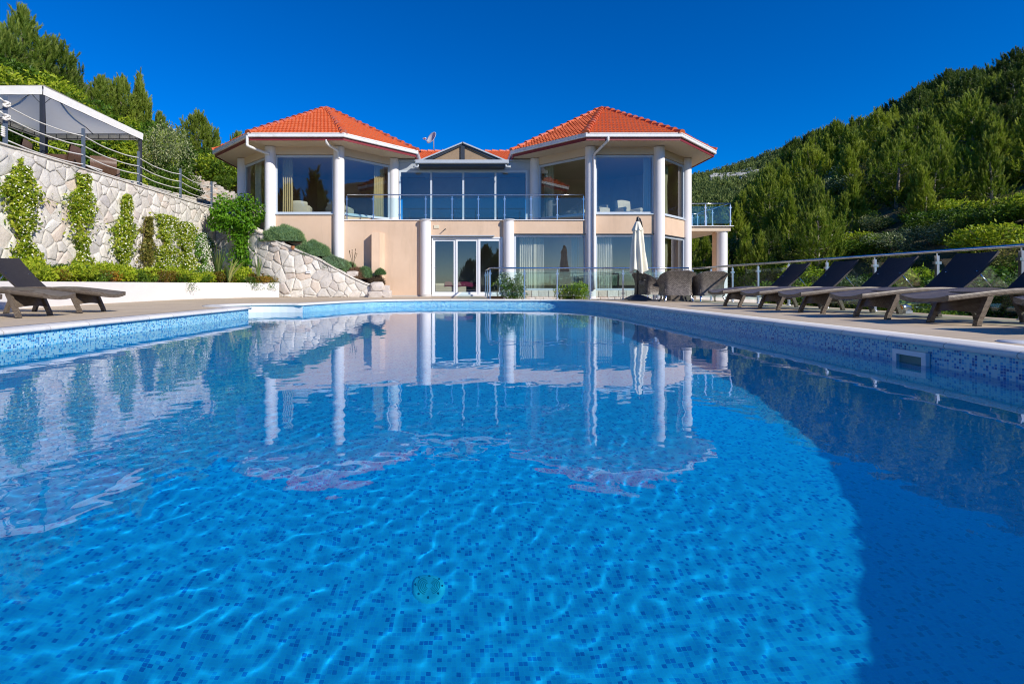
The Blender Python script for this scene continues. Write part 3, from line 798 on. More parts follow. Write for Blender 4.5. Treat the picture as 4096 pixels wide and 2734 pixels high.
# main roof behind
mr = MB(); e0, e1 = (-7, 25.2, 6.35), (7, 25.2, 6.35); ry, rz_ = 30.5, 8.42
mr.add([(-7, 25.2, 6.3), (7, 25.2, 6.3), (7, ry, rz_ - .05), (-7, ry, rz_ - .05), (-7, 35, 6.3), (7, 35, 6.3)], [(0, 1, 2, 3), (3, 2, 5, 4)])
up = Vector((0, ry - 25.2, rz_ - 6.3)); Ls = up.length; up /= Ls; nn = Vector((0, -up.z, up.y))
nr = 19
for r_ in range(nr):
    lo, hi, ft = [], [], []
    for k in range(541):
        u = -7 + 14 * k / 540; ph = (u / .155 + .5 * (r_ % 2)) % 1; pf = .034 * max(0, math.sin(ph * PI * 1.55)) if ph < .645 else -.004
        b0 = Vector((u, 25.2, 6.3)); lo.append(b0 + up * (Ls * r_ / nr - .02) + nn * (.045 + pf)); hi.append(b0 + up * (Ls * (r_ + 1) / nr) + nn * (.012 + pf)); ft.append(b0 + up * (Ls * r_ / nr - .02) + nn * pf * .5)
    mr.grid([ft, lo], smooth=False); mr.grid([lo, hi])
mroof = mr.build('roof', M['tiles'], villa)
mb = MB(); ridge_caps(mb, (-7, ry, rz_), (7, ry, rz_), .12, .42, .04); mb.build('ridge_tiles', M['ridge'], mroof)
# interiors
mb = MB(); mb.wall(V2(VL[2].x, 27.2), V2(VR[7].x, 27.2), 3.1, 6.16, 0, .1); mb.build('interior_wall', M['interior'], villa)
mb = MB(); mb.wall(V2(-5.2, 25.6), V2(VR[7].x - .1, 25.6), -.2, 3.05, 0, .1); mb.build('interior_wall', M['interior'], villa)
mb = MB(); mb.box(VL[2].x, VR[7].x, D + 2.35, 27.1, 3.06, 3.2); mb.build('floor_slab', M['timber_floor'], villa)
mb = MB(); mb.box(-5, 10, D + .23, 28, -.15, .05); mb.build('floor_slab', M['timber_floor'], villa)
mb = MB(); mb.wall(V2(2.3, 21.75), V2(2.3, 25.5), .0, 3.0, -.05, .05); mb.build('interior_wall', M['interior'], villa)
# downpipes
def pipe(pts, r=.055): 
    mb = MB(); mb.tube(catmull([Vector(p) for p in pts], 5), r, 12); mb.build('downpipe', M['pipe'], villa)
gyo = D - 1.12
x0 = VL[0].x
pipe([(x0 - .52, gyo + .02, 6.42), (x0 - .52, gyo + .03, 6.28), (x0 - .52, gyo + .04, 6.12), (x0 - .50, gyo + .1, 6.04), (x0 - .2, D - .42, 5.98), (x0 + .04, D - .2, 5.93)])
x0 = VL[1].x
pipe([(x0 - .26, gyo + .1, 6.30), (x0 - .26, gyo + .14, 6.20), (x0 - .20, gyo + .3, 6.12), (x0 - .06, D - .45, 6.08), (x0 + .02, D - .3, 6.02), (x0 + .03, D - .25, 5.85), (x0 + .06, D - .2, 5.74)])
x0 = VR[0].x
pipe([(x0 + .42, gyo + .02, 6.42), (x0 + .42, gyo + .03, 6.30), (x0 + .40, gyo + .1, 6.22), (x0 + .16, D - .55, 5.98), (x0 + .08, D - .32, 5.85), (x0 + .08, D - .28, 5.6), (x0 + .08, D - .28, 3.5), (x0 + .08, D - .28, .3)])
# side balcony at the right
mb = MB(); mb.box(10.0, 12.52, 23.72, 30, 2.98, 3.19); mb.build('balcony_slab', M['cream'], villa)
mb = MB(); mb.box(10.0, 12.62, 23.62, 30, 3.195, 3.225); mb.build('balcony_edge', M['column'], villa)
column(12.26, 24.0, -1.2, 2.98, r=.23)
mb = MB(); mb.lathe((12.26, 24.0, 2.95), [(.23, 0), (.275, .02), (.275, .04), (.2, .045)], 28); mb.build('column_cap', M['column'], villa)
mb = MB(); mb.box(12.04, 12.2, 24.15, 24.5, -1.2, 2.97); mb.build('wall', M['peach'], villa)
# stone plinth blocks below the right hand windows
def blocks(p0, p1, z0, z1, off):
    mb = MB(); d = (p1 - p0); l = d.length; d = d / l; n = Vector((d.y, -d.x)); rows = 2; rh = (z1 - z0) / rows
    for r_ in range(rows):
        u = 0
        while u < l - .05:
            w = min(random.uniform(.22, .5), l - u); 
            if l - u - w < .12: w = l - u
            o = off + random.uniform(.01, .045); g_ = .008
            a = p0 + d * (u + g_); b = p0 + d * (u + w - g_); zz0, zz1 = z0 + r_ * rh + g_, z0 + (r_ + 1) * rh - g_
            q = [(a, zz0), (b, zz0 + random.uniform(-.01, .01)), (b, zz1), (a, zz1 + random.uniform(-.01, .01))]
            c = Vector(((a.x + b.x) / 2, (a.y + b.y) / 2, (zz0 + zz1) / 2))
            back = [(p.x + n.x * off, p.y + n.y * off, z) for p, z in q]
            fr_ = [Vector((p.x + n.x * o, p.y + n.y * o, z)).lerp(c + Vector((n.x * o, n.y * o, 0)), .07) for p, z in q]
            mb.add(back + fr_, [(4, 5, 6, 7)] + [(i, (i + 1) % 4, 4 + (i + 1) % 4, 4 + i) for i in range(4)])
            u += w
    return mb
for p0, p1 in ((V2(HC[1] + .2, FY), V2(bx1 - .1, FY)), (VR[0], VR[1]), (VR[1], VR[2])):
    blocks(p0, p1, -.32, .262, .02).build('plinth_stones', M['stone'], villa)
mb = MB(); mb.wall(V2(HC[1] + .2, FY), V2(bx1 - .1, FY), -.6, .262, -.2, .02); mb.build('stone_plinth', M['mortar'], villa)

# satellite dish on the roof ridge
sd = thing('satellite_dish', 'pale grey satellite dish on the roof ridge between the towers', 'satellite dish', (-1.66, 29.6, 8.3))
ax = Vector((-.62, -.64, .44)).normalized(); sx = ax.cross(Vector((0, 0, 1))).normalized(); sy = sx.cross(ax)
dc = Vector((-1.62, 29.4, 8.88)); mb = MB(); rows = []
for r_ in np.linspace(0.02, .36, 7): rows.append([dc + sx * (r_ * math.cos(t)) * .92 + sy * (r_ * math.sin(t)) * 1.08 + ax * (r_ * r_ * .75) for t in np.linspace(0, 2 * PI, 33)])
for r_ in (.37, .36, .2, .02): rows.append([dc + sx * (r_ * math.cos(t)) * .92 + sy * (r_ * math.sin(t)) * 1.08 + ax * (r_ * r_ * .75 - .02) for t in np.linspace(0, 2 * PI, 33)])
mb.grid(rows); mb.build('dish', plain('dish_grey', (.55, .57, .6), .5), sd)
mb = MB(); mb.tube([dc - ax * .02, dc - ax * .12, dc - ax * .12 + Vector((0, 0, -.6))], .025); mb.build('mast', M['grey_metal'], sd)
lp = dc - sy * .42 + ax * .50
mb = MB(); mb.tube([dc - sy * .34 + ax * .06, lp], .014); mb.build('arm', M['grey_metal'], sd)
for k in (-1, 0, 1):
    mb = MB(); mb.tube([lp + sx * (.075 * k) + Vector((0, 0, .05)), lp + sx * (.075 * k) - ax * .1 + Vector((0, 0, .07))], .034, 10); mb.build('receiver', M['plastic_white'], sd)

# glass railings
def railing(name, label, segs, z0, zt, gmat=None, posts_per=None, glass_z=(.1, .86), rail_r=.028, brackets=True, group=None):
    """segs: list of polylines' points given as post positions"""
    t = thing(name, label, 'railing', (segs[0][0], segs[0][1], z0), group)
    P = [Vector((p[0], p[1])) for p in segs]
    mb = MB(); mb.tube([(p.x, p.y, zt) for p in P], rail_r, 12); mb.build('handrail', M['chrome'], t)
    for i, p in enumerate(P):
        mb = MB(); mb.box(p.x - .022, p.x + .022, p.y - .022, p.y + .022, z0, zt - .07)
        mb.box(p.x - .006, p.x + .006, p.y - .006, p.y + .006, zt - .07, zt - rail_r + .01)
        mb.lathe((p.x, p.y, z0), [(.05, 0), (.05, .012), (.024, .014)], 14)
        if brackets:
            for zz in (zt - .19, z0 + .2): mb.box(p.x - .05, p.x + .05, p.y - .03, p.y + .03, zz - .022, zz + .022)
        mb.build('post', M['steel'], t)
    for a, b in zip(P[:-1], P[1:]):
        d = (b - a).normalized(); mb = MB(); mb.wall(a + d * .045, b - d * .045, z0 + glass_z[0], zt - .13, -.005, .005); mb.build('glass_panel', gmat or M['railglass'], t)
    return t
bxs = np.linspace(-4.78, 5.18, 10)
railing('balcony_railing', 'steel and glass balcony railing between the two towers on the upper floor', [(x, FY + .06) for x in bxs], 3.226, 4.28, rail_r=.025)
railing('side_balcony_railing', 'short glass railing around the side balcony at the right tower', [(10.55, 23.72), (11.35, 23.72), (12.5, 23.72), (12.5, 25.4), (12.5, 27)], 3.226, 4.25, rail_r=.025)
railing('stair_railing', 'slanting steel handrail of the side stair behind the balcony glass', [(10.7, 25.2), (11.4, 25.2), (12.1, 25.2)], 3.0, 3.98, rail_r=.02)
RY = 17.62
railing('terrace_railing', 'steel and glass railing along the far pool edge before the ground floor windows', [(1.02, 20.9), (1.02, 19.3), (1.02, RY)] + [(x, RY + .0) for x in np.linspace(2.2, 7.85, 6)], 0, 1.07)
railing('side_terrace_railing', 'long steel and glass railing beside the row of right loungers', [(7.92, y) for y in np.arange(RY - .15, -.5, -1.28)], 0, 1.05)
sp = thing('deck_spotlight', 'small deck floodlight with amber lens at the foot of the railing', 'spotlight', (7.78, 9.0, 0))
mb = MB(); mb.tube([(7.64, 8.9, .1), (7.70, 8.92, .1), (7.84, 8.98, .09), (7.9, 9.0, .09)], [.055, .062, .06, .04], 16); mb.box(7.74, 7.86, 8.9, 9.02, 0, .05); mb.build('housing', M['steel'], sp)
mb = MB(); mb.tube([(7.630, 8.897, .1), (7.645, 8.902, .1)], .046, 16); mb.build('lens', M['amber'], sp)

# curtains and armchairs behind the glass
def curtain(p0, p1, z0, z1, mat, label, folds=7, amp=.045, gather=.0):
    p0, p1 = Vector(p0), Vector(p1); d = p1 - p0; l = d.length; d = d / l; n = Vector((d.y, -d.x)); m = folds * 8
    t = thing('curtain', label, 'curtain', (p0.x, p0.y, z0), 'curtains behind the villa windows')
    rows = []
    for j in range(9):
        z = lerp(z1, z0, j / 8); s = 1 - gather * math.sin(PI * j / 8 * .9)
        rows.append([(p0.x + d.x * l * (k / m) * s + n.x * amp * math.sin(2 * PI * folds * k / m + .6 * math.sin(j + k * .15)) , p0.y + d.y * l * (k / m) * s + n.y * amp * math.sin(2 * PI * folds * k / m + .6 * math.sin(j + k * .15)), z) for k in range(m + 1)])
    mb = MB(); mb.grid(rows); mb.build('cloth', mat, t)
    mb = MB(); mb.tube([(p0.x, p0.y, z1 + .02), (p1.x, p1.y, z1 + .02)], .012, 6); mb.build('rod', M['grey_metal'], t)
def inner(p0, p1, a, b, off): 
    d = (p1 - p0).normalized(); n = Vector((d.y, -d.x)); l = (p1 - p0).length
    return (p0 + d * (a * l) - n * off, p0 + d * (b * l) - n * off)
def cur(V8, i, a, b, mat, label, z=(3.3, 6.1), **k):
    p, q = inner(V8[i], V8[(i + 1) % 8], a, b, .42); curtain(p, q, z[0], z[1], mat, label, **k)
cur(VL, 0, .13, .29, M['gold_fabric'], 'gold curtain at the left side of the left tower front window', folds=5, gather=.06)
cur(VL, 0, .86, .93, M['pale_curtain'], 'pale curtain edge at the right side of the left tower front window', folds=2)
cur(VL, 1, .72, .92, M['gold_fabric'], 'gold curtain beside the balcony glazing in the left tower', folds=5)
cur(VL, 1, .06, .12, M['gold_fabric'], 'narrow gold curtain right behind the corner column of the left tower', folds=2)
cur(VL, 7, .16, .36, M['pale_curtain'], 'grey curtain in the narrow outer window of the left tower', folds=4)
cur(VR, 7, .08, .26, M['olive_curtain'], 'olive curtain beside the balcony in the right tower', folds=6)
cur(VR, 7, .84, .94, M['olive_curtain'], 'dark curtain edge next to the pipe in the right tower', folds=2)
cur(VR, 0, .82, .93, M['pale_curtain'], 'pale curtain at the right of the right tower front window upstairs', folds=4)
cur(VR, 0, .06, .10, M['olive_curtain'], 'narrow curtain edge at the left of the right tower front window upstairs', folds=2)
cur(VR, 1, .42, .66, M['olive_curtain'], 'olive gathered curtain in the narrow outer window of the right tower', folds=5, gather=.2)
cur(VR, 0, .09, .36, M['pale_curtain'], 'cream curtain behind the closed parasol at the left of the ground floor tower window', (.1, 2.9), folds=8)
cur(VR, 0, .80, .93, M['pale_curtain'], 'cream curtain at the right of the ground floor tower window', (.1, 2.9), folds=4)
cur(VR, 1, .45, .62, M['olive_curtain'], 'beige curtain in the narrow ground floor window of the right tower', (.1, 2.9), folds=4)
wl, wr = V2(HC[1] + .24, FY), V2(bx1 - .2, FY)
for a, b, lb in ((.09, .28, 'left cream curtain of the wide ground floor window'), (.335, .44, 'middle cream curtain of the wide ground floor window beside the post'), (.83, .97, 'right cream curtain of the wide ground floor window')):
    p, q = inner(wl, wr, a, b, .45); curtain(p, q, .1, 2.9, M['pale_curtain'], lb, folds=6)
mb = MB(); p, q = inner(wl, wr, .29, .33, .4); mb.wall(p, q, .05, 3.0, -.05, .0); mb.build('interior_post', M['cream_fabric'], villa)
def armchair(x, y, z, rz, label, wing=False):
    t = thing('armchair', label, 'armchair', (0, 0, 0), 'cream armchairs in the tower rooms')
    mb = MB(); mb.box(-.36, .36, -.34, .30, .12, .44); mb.build('seat', M['cream_fabric'], t)
    hb = 1.02 if wing else .80
    mb = MB(); rows = [[(xx, .26 + .09 * zz / hb + .05 * math.cos(xx * 4), lerp(.12, hb + .04 * math.cos(xx * 5), zz / hb)) for xx in np.linspace(-.38, .38, 9)] for zz in np.linspace(0, hb, 6)]
    rows2 = [[(p[0], p[1] + .13, p[2]) for p in r_] for r_ in rows]
    mb.grid(rows + rows2[::-1] + [rows[0]]); 
    for s in (0, -1): mb.add([rows[i][s] for i in range(6)] + [rows2[i][s] for i in range(5, -1, -1)], [tuple(range(12))])
    mb.build('backrest', M['cream_fabric'], t)
    for s in (-1, 1):
        mb = MB(); mb.box(min(s * .36, s * .50), max(s * .36, s * .50), -.34, .40, .10, .56); mb.tube([(s * .43, -.36, .56), (s * .43, .40, .58)], .072, 12); mb.build('armrest', M['cream_fabric'], t)
    mb = MB()
    for sx_ in (-.34, .34):
        for sy_ in (-.28, .3): mb.box(sx_ - .025, sx_ + .025, sy_ - .025, sy_ + .025, 0, .12)
    mb.build('legs', M['stem'], t)
    t.location = (x, y, z); t.rotation_euler = (0, 0, rz)
armchair(-7.05, 22.55, 3.28, PI + .1, 'cream armchair with its back to the left tower front window beside the gold curtain')
armchair(-5.35, 22.75, 3.28, PI - .2, 'cream armchair at the right end of the left tower front window')
armchair(7.5, 22.9, 3.28, .35, 'tall cream wing chair in the right tower front window', True)
armchair(6.05, 23.0, 3.28, -.9, 'low cream armchair at the left end of the right tower window')
sf = thing('sofa', 'cream sofa with a magenta throw behind the sliding door', 'sofa', (0, 23, .05))
mb = MB(); mb.box(-1.1, .25, 22.75, 23.5, .05, .42); mb.build('seat', M['cream_fabric'], sf)
mb = MB(); mb.box(-1.1, .25, 22.6, 22.745, .05, .56); mb.build('backrest', M['cream_fabric'], sf)
mb = MB(); mb.grid([[(x, y, z + .02 * math.sin(x * 9)) for x in np.linspace(-.7, .9, 20)] for y, z in ((22.58, .42), (22.58, .58), (22.66, .62), (22.8, .60), (23.3, .5))]); mb.build('throw', M['magenta'], sf)
# ---------------------------------------------------------------- stone walls
def voronoi_cells(u0, u1, v0, v1, size, jit=.42, seed=1, aspect=1.0):
    rg = np.random.default_rng(seed); su, sv = size * aspect, size
    nu, nv = max(1, int((u1 - u0) / su)), max(1, int((v1 - v0) / sv))
    pts = []
    for j in range(-1, nv + 1):
        for i in range(-1, nu + 1):
            pts.append((u0 + (i + .5 + .5 * (j % 2) + rg.uniform(-jit, jit)) * (u1 - u0) / nu, v0 + (j + .5 + rg.uniform(-jit, jit)) * (v1 - v0) / nv))
    P = np.array([p for p in pts if rg.random() > .30]); cells = []
    for i, p in enumerate(P):
        if not (u0 - size * .5 < p[0] < u1 + size * .5 and v0 - size * .5 < p[1] < v1 + size * .5): continue
        poly = [(u0, v0), (u1, v0), (u1, v1), (u0, v1)]
        d = np.hypot(*(P - p).T); nb = np.argsort(d)[1:19]
        for k in nb:
            q = P[k]; m = (p + q) / 2; n = q - p; poly = clip(poly, m, n)
            if len(poly) < 3: break
        if len(poly) >= 3: cells.append(poly)
    return cells
def clip(poly, m, n):
    out = []
    for i in range(len(poly)):
        a, b = poly[i], poly[(i + 1) % len(poly)]
        da = (a[0] - m[0]) * n[0] + (a[1] - m[1]) * n[1]; db = (b[0] - m[0]) * n[0] + (b[1] - m[1]) * n[1]
        if da <= 0: out.append(a)
        if da * db < 0:
            t = da / (da - db); out.append((a[0] + (b[0] - a[0]) * t, a[1] + (b[1] - a[1]) * t))
    return out
def stones(cells, mapf, gap=.011, hmin=.008, hmax=.036, top=None):
    mb = MB()
    for poly in cells:
        if top:
            cu = sum(p[0] for p in poly) / len(poly); s = (top(cu + .1) - top(cu - .1)) / .2
            poly = clip(poly, (cu, top(cu) - .05), (-s, 1))
            if len(poly) < 3: continue
        A_ = abs(sum(poly[i][0] * poly[(i + 1) % len(poly)][1] - poly[(i + 1) % len(poly)][0] * poly[i][1] for i in range(len(poly)))) / 2
        if A_ < .006: continue
        c = (sum(p[0] for p in poly) / len(poly), sum(p[1] for p in poly) / len(poly))
        g = gap * random.uniform(.5, 1.5)
        q = []
        for p in poly:
            l = math.hypot(p[0] - c[0], p[1] - c[1]); f = max(.3, 1 - g * 1.4 / max(l, .03)); q.append((c[0] + (p[0] - c[0]) * f, c[1] + (p[1] - c[1]) * f))
        r_ = []                                     # cut the corners, roughen the edge
        for i in range(len(q)):
            a, b = q[i], q[(i + 1) % len(q)]
            for t in (.07, .36, .66, .93):
                j = .011
                r_.append((a[0] + (b[0] - a[0]) * t + random.uniform(-j, j), a[1] + (b[1] - a[1]) * t + random.uniform(-j, j)))
        h = random.uniform(hmin, hmax); tx, ty = random.uniform(-.05, .05), random.uniform(-.05, .05)
        def ring(f, hh, n=0): return [mapf(c[0] + (p[0] - c[0]) * f, c[1] + (p[1] - c[1]) * f, max(.004, hh + tx * (p[0] - c[0]) * f + ty * (p[1] - c[1]) * f + random.uniform(-n, n))) for p in r_]
        rings = [ring(1, -.03), ring(1, h * .55), ring(.955, h * .98, .002), ring(.6, h + .003, .005)]
        n = len(r_); vs = [p for r2 in rings for p in r2] + [mapf(c[0], c[1], h + .01)]
        fs = [(i * n + k, i * n + (k + 1) % n, (i + 1) * n + (k + 1) % n, (i + 1) * n + k) for i in range(3) for k in range(n)] + [(3 * n + k, 3 * n + (k + 1) % n, 4 * n) for k in range(n)]
        mb.add(vs, fs, smooth=True)
    return mb
WX = -11.0; WTOP = 3.86
rw = thing('retaining_wall', 'tall white stone retaining wall behind the planter on the left', 'stone wall', (WX, 15, 0))
mb = MB(); mb.box(WX - .4, WX, 3, 23.1, -.5, WTOP); mb.build('mortar_core', M['mortar'], rw)
cells = voronoi_cells(5.5, 23.1, .3, WTOP - .02, .27, .48, 3, 1.15)
stones(cells, lambda u, v, h: (WX + h, u, v)).build('facing_stones', M['stone'], rw)
mb = MB(); mb.box(WX - .42, WX + .05, 3, 23.1, WTOP, WTOP + .035); mb.build('coping', M['mortar'], rw)
# ramp wall in front of the left tower
rp = catmull([(-11.0, 23.0), (-10.3, 22.8), (-9.5, 22.15), (-8.6, 21.35), (-7.2, 20.78), (-5.5, 20.55), (-4.2, 20.5), (-2.95, 20.5)], 8)
ra = [0]
for a, b in zip(rp[:-1], rp[1:]): ra.append(ra[-1] + (b - a).length)
RL = ra[-1]
def ramp_pt(u, off):
    u = max(0, min(RL - 1e-4, u)); i = max(k for k in range(len(ra) - 1) if ra[k] <= u)
    d = (rp[i + 1] - rp[i]).normalized(); p = rp[i] + d * (u - ra[i]); return p + Vector((d.y, -d.x)) * off
def ramp_top(u):
    x = ramp_pt(u, 0).x
    return interp(x, [-11, -9.3, -8.25, -7.5, -6.6, -5.75, -4.55, -3.7, -2.9], [3.5, 3.1, 2.62, 2.25, 1.88, 1.55, .88, .47, .30])
rwl = thing('ramp_wall', 'sloping white stone wall descending to the right in front of the left tower', 'stone wall', (-6, 20.7, 0))
mb = MB(); us = np.linspace(0, RL - .05, 60)
for a, b in zip(us[:-1], us[1:]):
    p, q, p2, q2 = ramp_pt(a, 0), ramp_pt(b, 0), ramp_pt(a, -.32), ramp_pt(b, -.32); za, zb = ramp_top(a) - .02, ramp_top(b) - .02
    mb.add([(*p, -.2), (*q, -.2), (*q, zb), (*p, za), (*p2, -.2), (*q2, -.2), (*q2, zb), (*p2, za)], [(0, 1, 2, 3), (5, 4, 7, 6), (3, 2, 6, 7)])
mb.build('mortar_core', M['mortar'], rwl)
cells = voronoi_cells(0, RL, .0, 3.5, .31, .48, 9, 1.1)
stones(cells, lambda u, v, h: (*ramp_pt(u, h), v), top=ramp_top).build('facing_stones', M['stone'], rwl)
# flat cap stones along its top
mb = MB(); u = .2
while u < RL - .6:
    w = random.uniform(.35, .75); a, b = u + .012, min(u + w - .012, RL - .3)
    vs = []
    for off in (.05, -.30):
        for uu in (a, b):
            p = ramp_pt(uu, off + random.uniform(-.03, .03)); vs += [(*p, ramp_top(uu) - .01), (*p, ramp_top(uu) + random.uniform(.035, .06))]
    mb.add(vs, [(0, 2, 3, 1), (4, 5, 7, 6), (1, 3, 7, 5), (0, 1, 5, 4), (2, 6, 7, 3), (0, 4, 6, 2)]); u += w
mb.build('cap_stones', M['stone'], rwl)
def rock_bm(mb, c, s, seed=None):
    rg = random.Random(seed)
    import bmesh
    bm = bmesh.new(); bmesh.ops.create_icosphere(bm, subdivisions=2, radius=1)
    o = Vector((rg.uniform(0, 99), rg.uniform(0, 99), 0))
    vs = []
    for v in bm.verts:
        p = v.co.copy(); k = 1 + .45 * noise.noise(p * 1.1 + o) + .12 * noise.noise(p * 3 + o)
        q = Vector((max(-.72, min(.72, p.x * k)), max(-.72, min(.72, p.y * k)), max(-.66, min(.66, p.z * k))))
        vs.append((c[0] + q.x * s[0], c[1] + q.y * s[1], c[2] + q.z * s[2]))
    mb.add(vs, [tuple(x.index for x in f.verts) for f in bm.faces], smooth=False); bm.free()
rocks_on_ramp = [(-9.1, 21.95, 2.95, .30, .25, .18, 'pale boulder behind the wall top under the bright green tree'), (-8.55, 21.5, 2.7, .33, .2, .14, 'flat boulder on the wall top left of the big lavender bush'), (-8.0, 21.12, 2.42, .26, .2, .13, 'pale boulder under the left edge of the big lavender bush'),
                 (-7.45, 20.98, 2.14, .3, .2, .12, 'pale flat boulder below the big lavender bush'), (-4.35, 20.75, .93, .26, .2, .14, 'white boulder on the wall top under the withered bush'),
                 (-3.32, 20.45, .42, .29, .22, .22, 'large squared boulder topping the low right end of the sloping wall'), (-2.98, 20.6, .34, .16, .16, .15, 'small boulder beside the squared boulder at the wall end'),
                 (-2.95, 20.35, .12, .24, .2, .18, 'rounded boulder on the deck at the right foot of the sloping wall'), (-3.35, 20.33, .1, .34, .18, .17, 'wide boulder at the foot of the sloping wall end')]
for i, (x, y, z, a, b, c, lb) in enumerate(rocks_on_ramp):
    mb = MB(); rock_bm(mb, (x, y, z), (a * 1.25, b * 1.25, c * 1.3), i); tag(mb.build('boulder', M['stone']), lb, 'boulder', 'boulders along the sloping wall')
# earth between ramp wall and tower
mb = MB(); rows = []
for u in np.linspace(.2, RL - .2, 40):
    p = ramp_pt(u, -.2); z = ramp_top(u); rows.append([(p.x, p.y, z - .08), (p.x + .05, p.y + .45, z + .05), (p.x + .1, max(p.y + .8, 21.7), z + .12), (p.x + .1, max(p.y + 1.2, 22.4), z + .1)])
mb.grid(rows); tag(mb.build('soil_bank', M['soil']), kind='structure')
ob = thing('outlet_box', 'white double socket box on the sloping stone wall', 'socket', (-5.98, 20.5, .95))
mb = MB(); x, y, z = -6.12, 20.545, 1.0
mb.box(x - .09, x + .09, y, y + .12, z - .045, z + .05); mb.build('housing', M['plastic_white'], ob)
mb = MB()
for s in (-.042, .042): mb.box(x + s - .028, x + s + .028, y - .006, y - .001, z - .005, z + .035)
mb.build('socket_lid', M['grey_metal'], ob)
# planter
pl_ = catmull([(-8.6, 3), (-8.95, 7), (-9.2, 10), (-9.45, 13.2), (-9.5, 16), (-9.25, 18.3), (-8.5, 19.8), (-7.3, 20.62)], 8)
def off_line(P, d):
    o = []
    for i in range(len(P)):
        t = (P[min(i + 1, len(P) - 1)] - P[max(i - 1, 0)]).normalized(); o.append(P[i] + Vector((-t.y, t.x)) * d)
    return o
PZ = .57
po = off_line(pl_, .16)
pt_ = thing('planter', 'long low white rendered planter curving along the foot of the left stone wall', 'planter', (-9.4, 14, 0))
mb = MB(); mb.grid([[(p.x, p.y, z) for p in L_] for L_, z in ((pl_, -.05), (pl_, PZ), (po, PZ), (po, -.05))], smooth=False); mb.build('wall', M['white'], pt_)
so = MB(); a = [(p.x, p.y) for p in po]; so.add([(x, y, PZ - .06) for x, y in a] + [(-11.0, y, PZ + .05) for x, y in a], [(i, i + 1, len(a) + i + 1, len(a) + i) for i in range(len(a) - 1)])
tag(so.build('planter_soil', M['soil']), kind='structure')
mb = MB(); mb.add([(-7.3, 20.62, PZ - .06), (-11, 20.62, PZ), (-11, 23, PZ), (-9.8, 22.0, PZ), (-8.6, 21.2, PZ)], [(0, 1, 2, 3, 4)]); tag(mb.build('planter_soil', M['soil']), kind='structure')

# ---------------------------------------------------------------- rope fence and gazebo on the terrace
rfx = WX - .16; PY = [12.55, 15.15, 17.75, 20.4, 22.95]; hs_ = (1.00, .71, .44, .16)
rfence = thing('rope_fence', 'blue grey posts with four sagging white ropes on top of the stone wall', 'rope fence', (rfx, 15, WTOP))
zb = WTOP + .035
for y in PY:
    mb = MB(); mb.box(rfx - .035, rfx + .035, y - .035, y + .035, zb, zb + 1.22); mb.build('post', M['blue_steel'], rfence)
for h in hs_:
    pts = [(rfx, PY[0], zb + h)]
    for a, b in zip(PY[:-1], PY[1:]):
        for k in range(1, 15):
            s = k / 14; sag = (.075 + .02 * h) * 4 * s * (1 - s); pts.append((rfx + .01 * math.sin(k), lerp(a, b, s), zb + h - sag))
    mb = MB(); mb.tube(pts, .017, 8); mb.build('rope', M['rope'], rfence)
for k, h in enumerate((1.02, .70)):
    mb = MB(); c = Vector((rfx + .06, PY[0] - .03, zb + h))
    for q in range(3): mb.tube([c + Vector((.03 * math.cos(t) , .07 * math.cos(t + q), .055 * math.sin(t + q * 2.1) - .015 * q)) for t in np.linspace(0, 6.1, 14)], .024, 7)
    mb.tube([c, c + Vector((.02, -.12, .04)), c + Vector((.02, -.2, .07))], .02, 7); mb.build('knot', M['rope'], rfence)
mb = MB()
for q in range(5): mb.tube([(rfx + .02 * math.cos(t), PY[0] - .06 + .025 * math.sin(t), zb + .22 + .05 * q + .27 * 0 + .03 * math.sin(t * .5)) for t in np.linspace(0, 6.2, 12)], .026, 6)
mb.build('rope_coil', M['rope'], rfence)

gz = thing('gazebo', 'cream canopy gazebo with dark metal posts on the upper terrace', 'gazebo', (-13.6, 16.7, 3.85))
gx0_, gx1_, gy0_, gy1_ = -15.4, -11.8, 14.46, 19.0; gzb, gzt = 5.86, 6.10; gc = Vector((-13.6, 16.73, 7.02))
mb = MB(); cs_ = [(gx1_, gy0_), (gx1_, gy1_), (gx0_, gy1_), (gx0_, gy0_)]
def fabric(i, m=12):
    a, b = Vector((*cs_[i], gzt)), Vector((*cs_[(i + 1) % 4], gzt)); rows = []
    for j in range(9):
        t = j / 8; row = []
        for k in range(m + 1):
            p = a.lerp(b, k / m).lerp(gc, t); sag = .10 * math.sin(PI * k / m) * math.sin(PI * min(1, t * 1.1)); row.append(p - Vector((0, 0, sag)))
        rows.append(row)
    return rows
for i in range(4): mb.grid(fabric(i))
mb.build('canopy', M['canvas'], gz)
mb = MB()
for i in range(4):
    a, b = Vector((*cs_[i], 0)), Vector((*cs_[(i + 1) % 4], 0)); d = (b - a).normalized(); o = Vector((d.y, -d.x, 0)) * .02
    rows = []
    for z in (gzt + .004, gzt - .06, gzt - .16, gzb):
        rows.append([a.lerp(b, k / 16) + Vector((0, 0, z)) + o * (1 + .35 * math.sin(k * 1.9 + z * 20)) for k in range(17)])
    mb.grid(rows)
mb.build('valance', M['valance'], gz)
mb = MB(); ins = .05
q = [(gx1_ - ins, gy0_ + ins), (gx1_ - ins, gy1_ - ins), (gx0_ + ins, gy1_ - ins), (gx0_ + ins, gy0_ + ins)]
